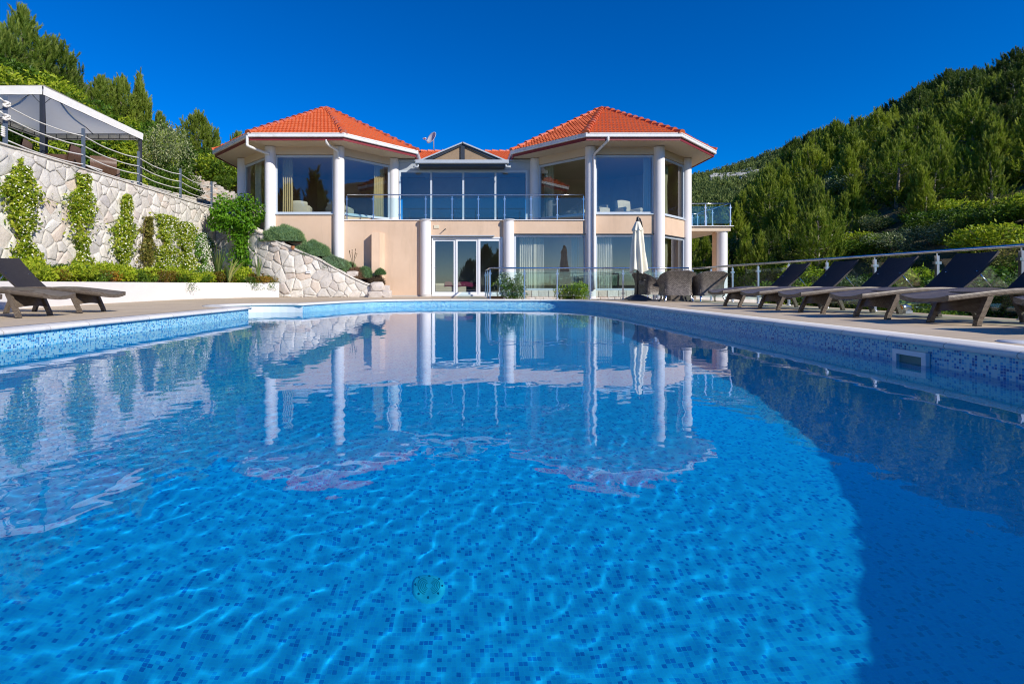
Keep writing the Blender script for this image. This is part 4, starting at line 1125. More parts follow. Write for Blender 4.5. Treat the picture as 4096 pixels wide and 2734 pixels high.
for i in range(4):
    a, b = Vector((*q[i], 0)), Vector((*q[(i + 1) % 4], 0))
    for z in (gzb + .03, gzt - .03): mb.tube([a + Vector((0, 0, z)), b + Vector((0, 0, z))], .014, 6)
    for k in range(1, 9): p = a.lerp(b, k / 9); mb.tube([p + Vector((0, 0, gzb + .03)), p + Vector((0, 0, gzt - .03))], .011, 6)
    p = Vector((*q[i], 0)); dn = (b - a).normalized()
    mb.tube([p + Vector((0, 0, gzb - .28)), p + dn * .3 + Vector((0, 0, gzb + .03))], .01, 6); mb.tube([b + Vector((0, 0, gzb - .28)), b - dn * .3 + Vector((0, 0, gzb + .03))], .01, 6)
mb.build('truss', M['dark_metal'], gz)
mb = MB()
for i in range(4):
    mb.tube([(*q[i], gzt - .03), gc - Vector((0, 0, .06))], .016, 6)
    m_ = (Vector((*q[i], 0)) + Vector((*q[(i + 1) % 4], 0))) / 2; mb.tube([(m_.x, m_.y, gzt - .03), gc - Vector((0, 0, .08))], .014, 6)
mb.build('rafters', M['dark_metal'], gz)
for x, y in q:
    mb = MB(); mb.box(x - .045, x + .045, y - .045, y + .045, 3.85, gzb + .1); mb.build('post', M['dark_metal'], gz)
def terrace_chair(x, y, rz, label, tilt=.2):
    t = thing('wicker_armchair', label, 'armchair', (0, 0, 0), 'brown wicker chairs on the upper terrace')
    mb = MB(); mb.grid([[(xx, .3 + tilt * (z - .4) + d * .05, z + .02 * math.cos(xx * 4)) for xx in np.linspace(-.37, .37, 7)] for z, d in ((.3, 0), (.6, 0), (.93, 0), (.94, 1), (.6, 1), (.3, 1))]); 
    mb.build('backrest', M['wicker_brown'], t)
    mb = MB(); mb.box(-.37, .37, -.35, .3, .25, .42); mb.build('seat', M['wicker_brown'], t)
    for s in (-1, 1):
        mb = MB(); mb.box(min(s * .37, s * .45), max(s * .37, s * .45), -.35, .34, .05, .62); mb.build('armrest', M['wicker_brown'], t)
    t.location = (x, y, gL(x, y)); t.rotation_euler = (0, 0, rz)
terrace_chair(-12.45, 16.0, PI * .5 + PI + .15, 'brown wicker armchair with its back to the rope fence below the gazebo')
terrace_chair(-12.35, 17.75, -PI * .5 - 1.0, 'brown wicker chair turned sideways near the far gazebo post', .5)
terrace_chair(-13.4, 15.2, -PI * .5 + .4, 'brown wicker chair at the left frame edge behind the knotted rope post')
tb = thing('terrace_table', 'white topped low table between the wicker chairs under the gazebo', 'table', (-12.5, 16.9, 3.85))
mb = MB(); mb.box(-12.9, -12.1, 16.6, 17.3, 4.34, 4.38); mb.build('tabletop', M['plastic_white'], tb)
mb = MB()
for x in (-12.8, -12.2):
    for y in (16.7, 17.2): mb.box(x - .03, x + .03, y - .03, y + .03, 3.85, 4.34)
mb.build('legs', M['wicker_brown'], tb)
# low wall and dry stone bank behind the terrace
bw = thing('terrace_wall', 'low pale stone wall behind the rope fence beyond the gazebo', 'stone wall', (-12.7, 25, 3.9))
P0, P1 = Vector((-12.75, 19.6)), Vector((-12.55, 28.5)); dd = (P1 - P0).normalized(); nn2 = Vector((dd.y, -dd.x)); LL = (P1 - P0).length
btop = lambda u: lerp(4.5, 4.76, u / LL)
mb = MB(); mb.wall(P0, P1, 3.5, 4.45, -.35, 0); mb.build('mortar_core', M['mortar'], bw)
stones(voronoi_cells(0, LL, 3.6, 4.75, .38, .38, 5), lambda u, v, h: (*(P0 + dd * u + nn2 * h), v), top=btop).build('facing_stones', M['stone'], bw)
mb = MB()
for k in range(14): a = k * LL / 14; mb.wall(P0 + dd * (a + .02), P0 + dd * (a + LL / 14 - .02), btop(a) - .06, btop(a) + .0, -.35, .05)
mb.build('cap_stones', M['stone'], bw)
db = thing('dry_stone_bank', 'loose dry stone bank on the slope between terrace wall and tower', 'stone bank', (-15, 30.5, 6))
mb = MB(); rg = random.Random(4)
for k in range(420):
    s = rg.random(); h = rg.random() ** .8
    x = lerp(-16.4, -13.3, s); y = 30.9 - .4 * s - h * 1.1 * .5; zt = lerp(7.25, 5.9, s)
    z = zt - h * lerp(1.0, 1.25, s); sz = rg.uniform(.07, .16)
    rock_bm(mb, (x + rg.uniform(-.05, .05), y, z), (sz * 1.4, sz, sz * .8), k)
mb.build('stones', M['rubble'], db)
mb = MB()
for k in range(90):
    x = rg.uniform(-14.6, -12.7); y = rg.uniform(27.2, 29.5); sz = rg.uniform(.06, .17); rock_bm(mb, (x, y, gL(x, y) + .06), (sz * 1.3, sz, sz * .8), 900 + k)
tag(mb.build('rubble', M['rubble']), kind='stuff')

# ---------------------------------------------------------------- loungers, chairs, parasol
def make_lounger():
    t = thing('sun_lounger', 'x', 'sun lounger', (0, 0, 0), 'x')
    W2 = .325; LN = 2.02; HU = 1.42
    zt = lambda u: interp(u, [0, .12, .3, .55, .85, 1.15, 1.42, 1.7, 2.02], [.372, .385, .405, .435, .462, .468, .455, .43, .40])
    us = np.linspace(0, HU, 22); rows = []; uvr = []
    for u in us:
        z = zt(u); sag = .05 * (1 - .45 * u / HU)
        ys = np.linspace(-W2, W2, 13); pr = [(u, y, z - sag * (1 - (y / W2) ** 2) ** 1.0) for y in ys]
        pr = [(u, -W2 - .004, z - .062), (u, -W2 - .008, z - .012)] + pr + [(u, W2 + .008, z - .012), (u, W2 + .004, z - .062)] + [(u, y, z - .066 - sag * .8 * (1 - (y / W2) ** 2)) for y in ys[::-1]]
        if u == 0: pr = [(p[0] - .035 * (1 - (p[1] / (W2 + .01)) ** 2) * .6, p[1], p[2]) for p in pr]
        rows.append(pr)
        cum = [0]
        for a, b in zip(pr[:-1], pr[1:]): cum.append(cum[-1] + math.dist(a, b))
        uvr.append([(u * 1.0, c) for c in cum])
    mb = MB(); mb.grid(rows, uvr, smooth=True); mb.grid([r_[:1] for r_ in rows] and [[r_[-1] for r_ in rows], [r_[0] for r_ in rows]])
    n = len(rows[0]); mb.add(rows[0], [tuple(range(n))]); mb.add(rows[-1], [tuple(range(n))[::-1]])
    mb.build('bed', M['wicker'], t)
    mb = MB()
    for s in (-1, 1):
        pts = [[(u, s * (W2 - .05) + dy, zt(u) - .065 + dz) for dy, dz in ((-.03, 0), (.03, 0), (.03, .05), (-.03, .05))] for u in np.linspace(HU - .02, LN, 8)]
        mb.grid(pts, close=True, smooth=False)
    mb.box(LN - .06, LN, -W2 + .02, W2 - .02, zt(LN) - .06, zt(LN) - .012)
    mb.build('head_frame', M['wicker'], t)
    # raised back panel
    rows, uvr = [], []
    for k in range(12):
        s = k / 11; L_ = .72; a = R(38 + 12 * s); u = HU + .02 + L_ * s * math.cos(R(40 + 4 * s)); z = .452 + L_ * s * math.sin(R(40 + 4 * s)) + .04 * s * s
        nx, nz = -math.sin(a), math.cos(a); pr = []
        for y in np.linspace(-W2 + .012, W2 - .012, 9): sg = -.028 * (1 - (y / W2) ** 2); pr.append((u + nx * sg, y, z + nz * sg))
        for y in np.linspace(W2 - .012, -W2 + .012, 9): sg = -.028 * (1 - (y / W2) ** 2) - .03; pr.append((u + nx * sg, y, z + nz * sg))
        cum = [0]
        for p, q in zip(pr[:-1], pr[1:]): cum.append(cum[-1] + math.dist(p, q))
        rows.append(pr + pr[:1]); uvr.append([(L_ * s, c) for c in cum] + [(L_ * s, cum[-1] + .03)])
    mb = MB(); mb.grid(rows, uvr, smooth=False); n = len(rows[0]) - 1
    mb.add(rows[0][:-1], [tuple(range(n))]); mb.add(rows[-1][:-1], [tuple(range(n))[::-1]])
    mb.build('back_panel', M['wicker_back'], t)
    mb = MB()
    for s in (-1, 1):
        mb = MB(); mb.tube([(HU + .30, s * .24, .70), (HU + .56, s * .26, .40)], .010, 8); mb.build('strut', M['chrome'], t)
    def legpair(path, apz):
        for s in (-1, 1):
            mb = MB(); rows = []
            for (u, z, w) in path: rows.append([(u - w, s * W2 - .028 * s - .026, z), (u - w, s * W2 - .028 * s + .026, z), (u + w, s * W2 - .028 * s + .026, z), (u + w, s * W2 - .028 * s - .026, z)])
            mb.grid(rows, close=True, smooth=False); mb.add(rows[0], [(0, 1, 2, 3)]); mb.add(rows[-1], [(3, 2, 1, 0)]); mb.build('leg', M['wicker'], t)
            mb = MB(); u, z, w = path[-1]; mb.box(u - w - .001, u + w + .001, s * W2 - .028 * s - .027, s * W2 - .028 * s + .027, 0, .012); mb.build('foot_cap', M['plastic_black'], t)
        mb = MB(); rows = []
        ps = [p for p in path if p[1] >= apz - .01]
        for (u, z, w) in ps:
            rows.append([(u + .004, y, z + (.03 * (1 - (y / W2) ** 2) if z < .3 else 0)) for y in np.linspace(-W2 + .05, W2 - .05, 11)])
        mb.grid(rows, smooth=False); mb.grid([[(p[0] + .02, p[1], p[2]) for p in r_] for r_ in rows], smooth=False); mb.build('apron', M['wicker'], t)
    legpair([(.535, .41, .036), (.525, .34, .037), (.48, .24, .036), (.435, .14, .034), (.40, .07, .032), (.385, .012, .031)], .14)
    legpair([(1.52, .41, .036), (1.53, .34, .037), (1.575, .24, .036), (1.62, .14, .034), (1.65, .07, .032), (1.665, .012, .031)], .14)
    return t
LG = make_lounger()
rights = [(5.04, 'nearest right hand lounger, only its foot inside the picture edge'), (6.45, 'second lounger on the right deck, its foot above the pool skimmer'), (7.68, 'third lounger on the right deck, its raised back the largest against the railing'),
          (9.05, 'fourth lounger of the right hand row, behind the one with the largest back'), (10.3, 'fifth lounger of the right hand row, next to last toward the wicker chairs'), (11.6, 'last lounger of the right hand row, nearest the wicker chairs')]
GR = 'dark wicker sun loungers lined up along the right railing'; GLf = 'dark wicker sun loungers on the left deck before the planter'
for i, (y, lb) in enumerate(rights):
    lb = lb.replace('lounger', 'dark wicker lounger', 1)
    if i == 0: LG.location = (5.80, y, 0); LG['label'] = lb; LG['group'] = GR
    else: dup(LG, (5.80 + .03 * math.sin(i * 2.2), y, 0), .03 * math.sin(i * 1.7), 1, lb, GR)
for x, y, rz, lb in ((-6.22, 9.18, PI + .0, 'left deck dark wicker lounger with its raised back in view, before the white planter'), (-6.22, 7.95, PI + .01, 'middle dark wicker lounger of the left deck, only foot section and legs in view'), (-6.22, 6.62, PI, 'nearest left deck wicker lounger, just its foot edge at the picture border')):
    dup(LG, (x, y, 0), rz, 1, lb, GLf)
def make_chair():
    t = thing('wicker_chair', 'x', 'wicker chair', (0, 0, 0), 'dark wicker chairs by the closed parasol')
    hw, dp, rc = .42, .62, .15      # the back at y=0 facing -y, arms run to +y
    def plan(s):                     # s in 0..1 along the U
        segs = [dp - rc, PI * rc / 2, 2 * (hw - rc), PI * rc / 2, dp - rc]; T = sum(segs); x = s * T
        if x < segs[0]: return -hw, dp - x, -1, 0
        x -= segs[0]
        if x < segs[1]: a = x / rc; return -hw + rc - rc * math.cos(a), rc - rc * math.sin(a), -math.cos(a), -math.sin(a)
        x -= segs[1]
        if x < segs[2]: return -hw + rc + x, 0, 0, -1
        x -= segs[2]
        if x < segs[3]: a = x / rc; return hw - rc + rc * math.sin(a), rc - rc * math.cos(a), math.sin(a), -math.cos(a)
        x -= segs[3]; return hw, rc + x, 1, 0
    ss = np.linspace(0, 1, 45); T = 2 * dp + 2 * hw
    def top(s): d = abs(s - .5) * 2; return lerp(.90, .64, sstep(.22, .8, d)) - .03 * (d > .97)
    def rings(off):
        rows, uvr = [], []
        for j in range(11):
            q = j / 10; row = []; ur = []
            for s in ss:
                x, y, nx, ny = plan(s); zt_ = top(s); z = lerp(.19, zt_, q); fl = .085 * (2 * abs(q - .42)) ** 2 * (1 if q > .42 else .55) - .03
                row.append((x + nx * (fl + off), y + ny * (fl + off), z)); ur.append((s * T, z))
            rows.append(row); uvr.append(ur)
        return rows, uvr
    a, ua = rings(0); b, ub = rings(-.05)
    mb = MB(); mb.grid(a, ua, flip=False); mb.grid(b, ub, flip=True); mb.grid([a[-1], [(p[0], p[1], p[2] + .012) for p in [tuple((np.array(x) + np.array(y)) / 2) for x, y in zip(a[-1], b[-1])]], b[-1]])
    mb.grid([[r_[0] for r_ in a], [r_[0] for r_ in b]], smooth=False); mb.grid([[r_[-1] for r_ in a], [r_[-1] for r_ in b]], smooth=False); mb.grid([a[0], b[0]])
    mb.build('shell', M['wicker_chair'], t)
    mb = MB(); mb.box(-hw + .05, hw - .05, .05, dp - .02, .20, .38); mb.build('seat', M['wicker_chair'], t)
    mb = MB(); mb.prism([(-hw + .07, .07), (hw - .07, .07), (hw - .09, dp - .01), (-hw + .09, dp - .01)], .382, .47); mb.build('cushion', M['cushion'], t)
    for sx_ in (-1, 1):
        for y, o in ((.07, -1), (dp - .08, 1)):
            mb = MB(); mb.tube([(sx_ * (hw - .08), y, .22), (sx_ * (hw - .075), y + o * .01, .14), (sx_ * (hw - .05), y + o * .045, .06), (sx_ * (hw - .01), y + o * .09, .0)], [.034, .03, .025, .018], 10); mb.build('leg', M['chrome'], t)
    return t
CH = make_chair(); GC = 'dark wicker chairs by the closed parasol'
CH.location = (6.30, 14.75, 0); CH.rotation_euler = (0, 0, R(-6)); CH['label'] = 'dark wicker armchair seen from behind, between the parasol and another armchair'
dup(CH, (7.22, 14.62, 0), R(3), .97, 'dark wicker armchair with a diagonal railing shadow across its back', GC)
dup(CH, (5.72, 16.35, 0), R(-75), .97, 'dark wicker armchair seen from the side right behind the parasol base', GC)
tbl = thing('garden_table', 'dark table hidden between the wicker armchairs', 'table', (6.9, 16.3, 0))
mb = MB(); mb.box(6.3, 7.5, 15.75, 16.75, .69, .72); mb.build('tabletop', M['granite'], tbl)
mb = MB(); mb.box(6.55, 7.25, 15.95, 16.55, 0, .69); mb.build('pedestal', M['wicker_chair'], tbl)
pa = thing('parasol', 'closed cream parasol on a dark granite base by the far pool edge', 'parasol', (5.50, 15.9, 0)); px_, py_ = 5.50, 15.9
mb = MB(); mb.lathe((px_, py_, 0), [(0, .0), (.30, .0), (.31, .02), (.30, .05)], 4); mb.build('base_tray', M['plastic_black'], pa)
mb = MB()
q0 = [(-.32, -.32), (.32, -.32), (.32, .32), (-.32, .32)]; rows = [[(px_ + x * k, py_ + y * k, z) for x, y in q0] for k, z in ((1, .02), (1, .055), (.95, .075), (.5, .16), (.2, .195), (.1, .2))]
mb.grid(rows, close=True, smooth=False); mb.build('base', M['granite'], pa)
mb = MB(); mb.tube([(px_, py_, .15), (px_, py_, 2.46)], .032, 14); mb.build('pole', M['plastic_black'], pa)
mb = MB(); rows = []
for j in range(26):
    q = j / 25; z = lerp(2.46, .95, q); r0 = interp(q, [0, .08, .2, .22, .5, .9, 1], [.05, .09, .145, .135, .17, .215, .225]); fold = interp(q, [0, .2, 1], [.08, .16, .30])
    row = []
    for k in range(96):
        a = 2 * PI * k / 96; w = math.cos(8 * a + .7 * math.sin(q * 4) + .5 * math.sin(a * 2)); rr = r0 * (1 + fold * (abs(w) ** .7 * (1 if w > 0 else -1)) ) * (1 + .05 * math.sin(3 * a + q * 9))
        zz = z + (0.075 * math.cos(3 * a + 1) - .04) * max(0, q - .85) / .15
        row.append((px_ + .03 * q + rr * math.cos(a), py_ + rr * math.sin(a), zz))
    rows.append(row)
mb.grid(rows, close=True); mb.build('canopy', M['parasol'], pa)
mb = MB(); rows = []
for j in range(8):
    q = j / 7; z = lerp(2.46, 2.17, q); r0 = lerp(.055, .165, q ** .8); rows.append([(px_ + r0 * (1 + .16 * q * math.cos(8 * a)) * math.cos(a), py_ + r0 * (1 + .16 * q * math.cos(8 * a)) * math.sin(a), z + .015 * q * math.cos(8 * a)) for a in np.linspace(0, 2 * PI, 65)[:-1]])
mb.grid(rows, close=True); mb.build('vent_flap', M['parasol'], pa)
mb = MB(); mb.lathe((px_ + .01, py_, 2.44), [(.06, 0), (.065, .06), (.045, .08), (.05, .12), (.035, .16), (0, .17)], 12); mb.tube([(px_ + .06, py_, 2.56), (px_ + .11, py_, 2.45), (px_ + .14, py_, 2.28)], .025, 8); mb.build('finial', M['plastic_black'], pa)
mb = MB(); mb.tube([(px_ + .22, py_, 1.02), (px_ + .19, py_, .80), (px_ + .13, py_, .62)], .017, 8); mb.box(px_ + .02, px_ + .2, py_ - .04, py_ + .04, .5, .62); mb.tube([(px_ + .1, py_ - .05, .6), (px_ + .24, py_ - .06, .66)], .013, 8); mb.build('crank', M['plastic_black'], pa)
# ---------------------------------------------------------------- plants
def rand_dirs(n, rg):
    v = rg.normal(size=(n, 3)); return v / np.linalg.norm(v, axis=1, keepdims=True)
def leaves(C, L, Wd, rg, up=.3, normal=None):
    """diamond leaves centred on C: returns (n*4,3)"""
    n = len(C); d = rand_dirs(n, rg)
    if normal is not None: d = d * .8 + normal * .6
    d[:, 2] += up; d /= np.linalg.norm(d, axis=1, keepdims=True)
    s = np.cross(d, rand_dirs(n, rg)); s /= np.linalg.norm(s, axis=1, keepdims=True)
    l = (L * rg.uniform(.6, 1.25, n))[:, None] / 2; w = (Wd * rg.uniform(.6, 1.2, n))[:, None] / 2
    return np.stack([C - d * l, C + s * w, C + d * l, C - s * w], 1).reshape(-1, 3)
def blades(P, D, L, Wd, rg):
    n = len(P); s = np.cross(D, rand_dirs(n, rg)); s /= np.linalg.norm(s, axis=1, keepdims=True) + 1e-9
    l = (L * rg.uniform(.65, 1.2, n))[:, None]; w = (Wd * rg.uniform(.7, 1.2, n))[:, None] / 2
    return np.stack([P - s * w, P + s * w, P + D * l], 1).reshape(-1, 3)
def lobes(rg, k, r, h, z0=0.0):
    return [(rg.uniform(-.62, .62) * r, rg.uniform(-.62, .62) * r, z0 + rg.uniform(.35, .8) * h, r * rg.uniform(.36, .6), h * rg.uniform(.22, .36)) for _ in range(k)] + [(0, 0, z0 + h * .5, r * .6, h * .48)]
def lobe_pts(rg, LB, n, shell=.30):
    C, N = [], []
    for i in range(n):
        x, y, z, a, b = LB[rg.integers(len(LB))]; d = rg.normal(size=3); d /= np.linalg.norm(d); k = 1 - abs(rg.normal(0, shell)) * .8 + .08 * rg.random()
        C.append((x + d[0] * a * k, y + d[1] * a * k, max(.03, z + d[2] * b * k))); N.append(d)
    return np.array(C), np.array(N)
def branch_stems(mb, rg, r, h, n=6, rad=.025):
    for i in range(n):
        a = rg.uniform(0, 6.28); k = rg.uniform(.2, .6) * r
        mb.tube([(.04 * math.cos(a), .04 * math.sin(a), -.15), (k * .4 * math.cos(a), k * .4 * math.sin(a), h * .35), (k * math.cos(a), k * math.sin(a), h * .75)], [rad, rad * .7, rad * .3], 6)
def make_bush(seed, r, h, n, L, Wd, mat, name='bush', up=.25, k=7, flowers=0):
    rg = np.random.default_rng(seed); t = thing(name, 'x', 'bush', (0, 0, 0), 'x')
    C, N = lobe_pts(rg, lobes(rg, k, r, h), n)
    np_mesh('foliage', leaves(C, L, Wd, rg, up, N), 4, mat, t)
    mb = MB(); branch_stems(mb, rg, r, h); mb.build('stems', M['stem'], t)
    if flowers:
        C, N = lobe_pts(rg, lobes(np.random.default_rng(seed), k, r, h), flowers, .1)
        np_mesh('flowers', leaves(C + N * .03, .045, .04, rg, .2, N), 4, M['petals'], t)['kind'] = 'stuff'
    return t
def make_pine(seed, H, Rad, plumes, mat, shape='cone', base=.06, nn=64, PL=.17):
    rg = np.random.default_rng(seed); t = thing('pine_tree', 'x', 'pine tree', (0, 0, 0), 'x')
    mb = MB(); lean = rg.normal(0, .03, 2) * H
    ax_ = lambda z: np.array([lean[0] * (z / H) ** 2 + .012 * H * math.sin(z * 1.3 + seed), lean[1] * (z / H) ** 2 + .012 * H * math.cos(z * 1.1 + seed), z])
    mb.tube([ax_(z) for z in np.linspace(-.4, H * .93, 12)], [lerp(.02 * H, .004 * H, i / 11) for i in range(12)], 8); mb.build('trunk', M['bark'], t)
    ph = rg.uniform(0, 6.28, 4); br = MB(); P, D, T = [], [], []
    def prof(q, a):
        if shape == 'cone': r = (1 - q) ** .78 * (.72 + .28 * min(1, q / .12))
        elif shape == 'oval': r = math.sin(PI * min(1, (q * .86 + .14))) ** .75
        else: r = max(0, 1 - (max(0, q - .3) / .72) ** 2) ** .6 * (.55 + .45 * min(1, q / .35))
        return Rad * r * (1 + .22 * math.sin(3 * a + ph[0] + 4 * q) + .16 * math.sin(5 * a + ph[1] - 9 * q) + .14 * math.sin(14 * q + ph[2] + a))
    n_br = 0
    for i in range(plumes):
        q = rg.random() ** .92; a = rg.uniform(0, 6.28); rr = prof(q, a) * (1 - .62 * rg.random() ** 1.7)
        z = H * lerp(base, .90, q); c = ax_(z); p = c + np.array([math.cos(a) * rr, math.sin(a) * rr, rg.normal(0, .012 * H)])
        out = np.array([math.cos(a), math.sin(a), 0]); d = out * lerp(.6, .10, q) * rg.uniform(.3, 1.2) + np.array([0, 0, lerp(.75, 1.3, q)]) + rg.normal(0, .22, 3); d /= np.linalg.norm(d)
        P.append(p - d * PL * H * .35); D.append(d); T.append(rr / (Rad + .01))
        if i % 5 == 0:
            zb = max(H * .05, z - rr * .45); b = ax_(zb); m_ = b * .45 + p * .55 - np.array([0, 0, .05 * rr])
            br.tube([b, m_, p], [.006 * H * (1 - .6 * q), .004 * H * (1 - .6 * q), .0012 * H], 4, cap=False)
    for k in range(5):
        c = ax_(H * .86) + rg.normal(0, .02, 3) * H; P.append(c); d = np.array([rg.normal(0, .12), rg.normal(0, .12), 1]); D.append(d / np.linalg.norm(d)); T.append(1)
    br.build('branches', M['bark'], t)
    P, D, T = np.array(P), np.array(D), np.array(T)
    ln = PL * H * rg.uniform(.6, 1.2, len(P))
    PP = np.repeat(P, nn, 0); DD = np.repeat(D, nn, 0); LN = np.repeat(ln, nn); al = rg.random(len(PP)) ** .85
    perp = rand_dirs(len(PP), rg); PP = PP + DD * (al * LN)[:, None] + perp * (.012 * H * rg.random(len(PP)) * (1 - al))[:, None]
    dd = DD * (.55 + .9 * al)[:, None] + perp * (.85 - .45 * al)[:, None]; dd /= np.linalg.norm(dd, axis=1, keepdims=True)
    V = blades(PP, dd, .040 * H, .0068 * H, rg)
    tone = np.clip((al - .35) * 1.4, 0, 1) * np.repeat(rg.uniform(.15, .85, len(P)), nn)
    np_mesh('crown', V, 3, mat, t, np.repeat(tone, 3))
    return t
HID = []
def relabel(o, label, group): o['label'] = label; o['group'] = group
def place(proto, used, loc, rz, sc, label, group):
    if not used[0]:
        proto.location = loc; proto.rotation_euler = (0, 0, rz); proto.scale = sc if isinstance(sc, tuple) else (sc, sc, sc); relabel(proto, label, group); used[0] = True; return proto
    return dup(proto, loc, rz, sc, label, group)
class Pool:
    def __init__(self, protos, H): self.p = [(o, [False], h) for o, h in zip(protos, H)]; self.k = 0
    def put(self, x, y, z, h, label, group, rz=None, wide=1.0):
        o, u, hh = self.p[self.k % len(self.p)]; self.k += 1; s = h / hh
        return place(o, u, (x, y, z), random.uniform(0, 6.28) if rz is None else rz, (s * wide, s * wide, s), label, group)
pines = Pool([make_pine(21 + i, 6.0, r_, n_, M['pine'], s_) for i, (r_, n_, s_) in enumerate(((1.35, 240, 'cone'), (1.45, 270, 'oval'), (1.2, 220, 'cone'), (1.6, 280, 'broad'), (1.4, 250, 'cone')))], [6.0] * 5)
dpines = Pool([make_pine(51 + i, 7.0, 2.1, 300, M['pine_dark'], 'broad', .12, 64, .13) for i in range(3)], [7.0] * 3)
tall = Pool([make_pine(71 + i, 9.0, r_, n_, M['pine_mid'], s_, .06, 76, .15) for i, (r_, n_, s_) in enumerate(((1.7, 360, 'oval'), (2.0, 420, 'broad'), (1.7, 380, 'cone')))], [9.0] * 3)
def at(px, py, Y): return ((px - 1842) / 2048 * Y, .5 + (1138 - py) / 2048 * Y)
GP = 'pine trees on the slope behind the gazebo'
for px, py, Y, lb, wide in ((90, 18, 28, 'tallest sparse pine with a pale trunk at the left picture edge', .95), (215, 150, 30, 'broad bushy pine right of the tallest pine at the left', 1.25), (300, 235, 32, 'pine behind the gazebo canopy corner with narrow upright tips', 1.0),
        (405, 300, 34, 'round topped pine above the middle of the gazebo canopy', 1.2), (490, 305, 35, 'light green pine just left of the last tall pine over the gazebo', 1.1), (565, 300, 36, 'pine with visible grey trunk above the right end of the gazebo canopy', .95),
        (640, 445, 36, 'low pine leaning out right of the gazebo canopy', 1.0), (790, 445, 46, 'single pine standing free between gazebo and left tower', 1.35), (865, 520, 52, 'smaller pine right of the free standing pine', 1.1), (950, 525, 60, 'distant pine tip just left of the left tower eave', 1.2),
        (30, 130, 26, 'dense pine at the left picture edge below the tallest pine', 1.2), (140, 260, 27, 'bushy pine directly above the near gazebo corner', 1.3), (725, 560, 48, 'low dark pine left of the free standing pine', 1.3), (905, 585, 50, 'low bushy pine under the left tower eave', 1.4)):
    X, zt = at(px, py, Y); g = gL(X, Y); tall.put(X, Y, g - .1, zt - g + .1, lb, GP, None, wide)
rg = random.Random(8)
for k in range(16):
    Y = rg.uniform(31, 50); px = rg.uniform(-30, 640); X = (px - 1842) / 2048 * Y; g = gL(X, Y); el = np.interp(px, [0, 200, 400, 560, 650], [300, 330, 430, 430, 560])
    zt = .5 + (1138 - el - rg.uniform(0, 120)) / 2048 * Y
    if zt - g > 2.5: pines.put(X, Y, g - .1, min(zt - g, 8), 'background pine filling the wooded slope behind the gazebo', GP, None, 1.3)
# bushes of the left slope
LB_ = Pool([make_bush(101, 1.1, 1.7, 2600, .16, .075, M['bush']), make_bush(102, 1.2, 1.5, 2600, .14, .07, M['bush']), make_bush(103, 1.0, 1.4, 2400, .13, .06, M['bush_yellow'])], [1.7, 1.5, 1.4])
GB = 'bushes on the slope behind the gazebo'
n = 0
for k in range(95):
    x = rg.uniform(-22.5, -15.9); y = rg.uniform(14, 33)
    if y > 24 and x > -17: x -= 1.5
    px = 1842 + x / y * 2048
    if px < -160 or px > 715 or (y > 28 and x > -17.5): continue
    LB_.put(x, y, gL(x, y) - .1, rg.uniform(1.0, 2.3), 'leafy bush covering the green slope behind the gazebo', GB, None, rg.uniform(.9, 1.3)); n += 1
for k in range(40):
    y = rg.uniform(20.5, 28.5); x = rg.uniform(-15.4, -13.1)
    if 1842 + x / y * 2048 > 735: continue
    LB_.put(x, y, gL(x, y) - .1, rg.uniform(.55, 1.3), 'low green bush behind the low terrace wall', GB, None, 1.3)
SB = make_bush(110, 1.5, 3.3, 4200, .15, .05, M['bush_silver'], 'silvery_shrub', k=9)
relabel(SB, 'tall silvery leaved shrub behind the far gazebo post', GB); X, z = at(640, 560, 25.5); SB.location = (X, 25.5, gL(X, 25.5) - .1)
0 and dup(SB, (at(740, 600, 27)[0], 27, gL(at(740, 600, 27)[0], 27) - .3), 2, .85, 'silvery leaved shrub left of the dry stone bank', GB)
for px, py, Y, h, lb in ((905, 640, 36, 1.9, 'dark green bush at the right end of the dry stone bank'), (945, 620, 37, 2.8, 'glossy bush between the dry stone bank and the left tower'), (860, 600, 40, 2.4, 'olive green bush above the dry stone bank'), (770, 640, 38, 1.8, 'rounded bush over the left end of the dry stone bank'), (985, 640, 38, 3.2, 'dense bush reflected beside the left tower outer window'), (905, 700, 33.5, 1.0, 'small bush on the lower stones by the left tower')):
    X, z = at(px, py, Y); LB_.put(X, Y, z - h, h, lb, GB, None, 1.2)

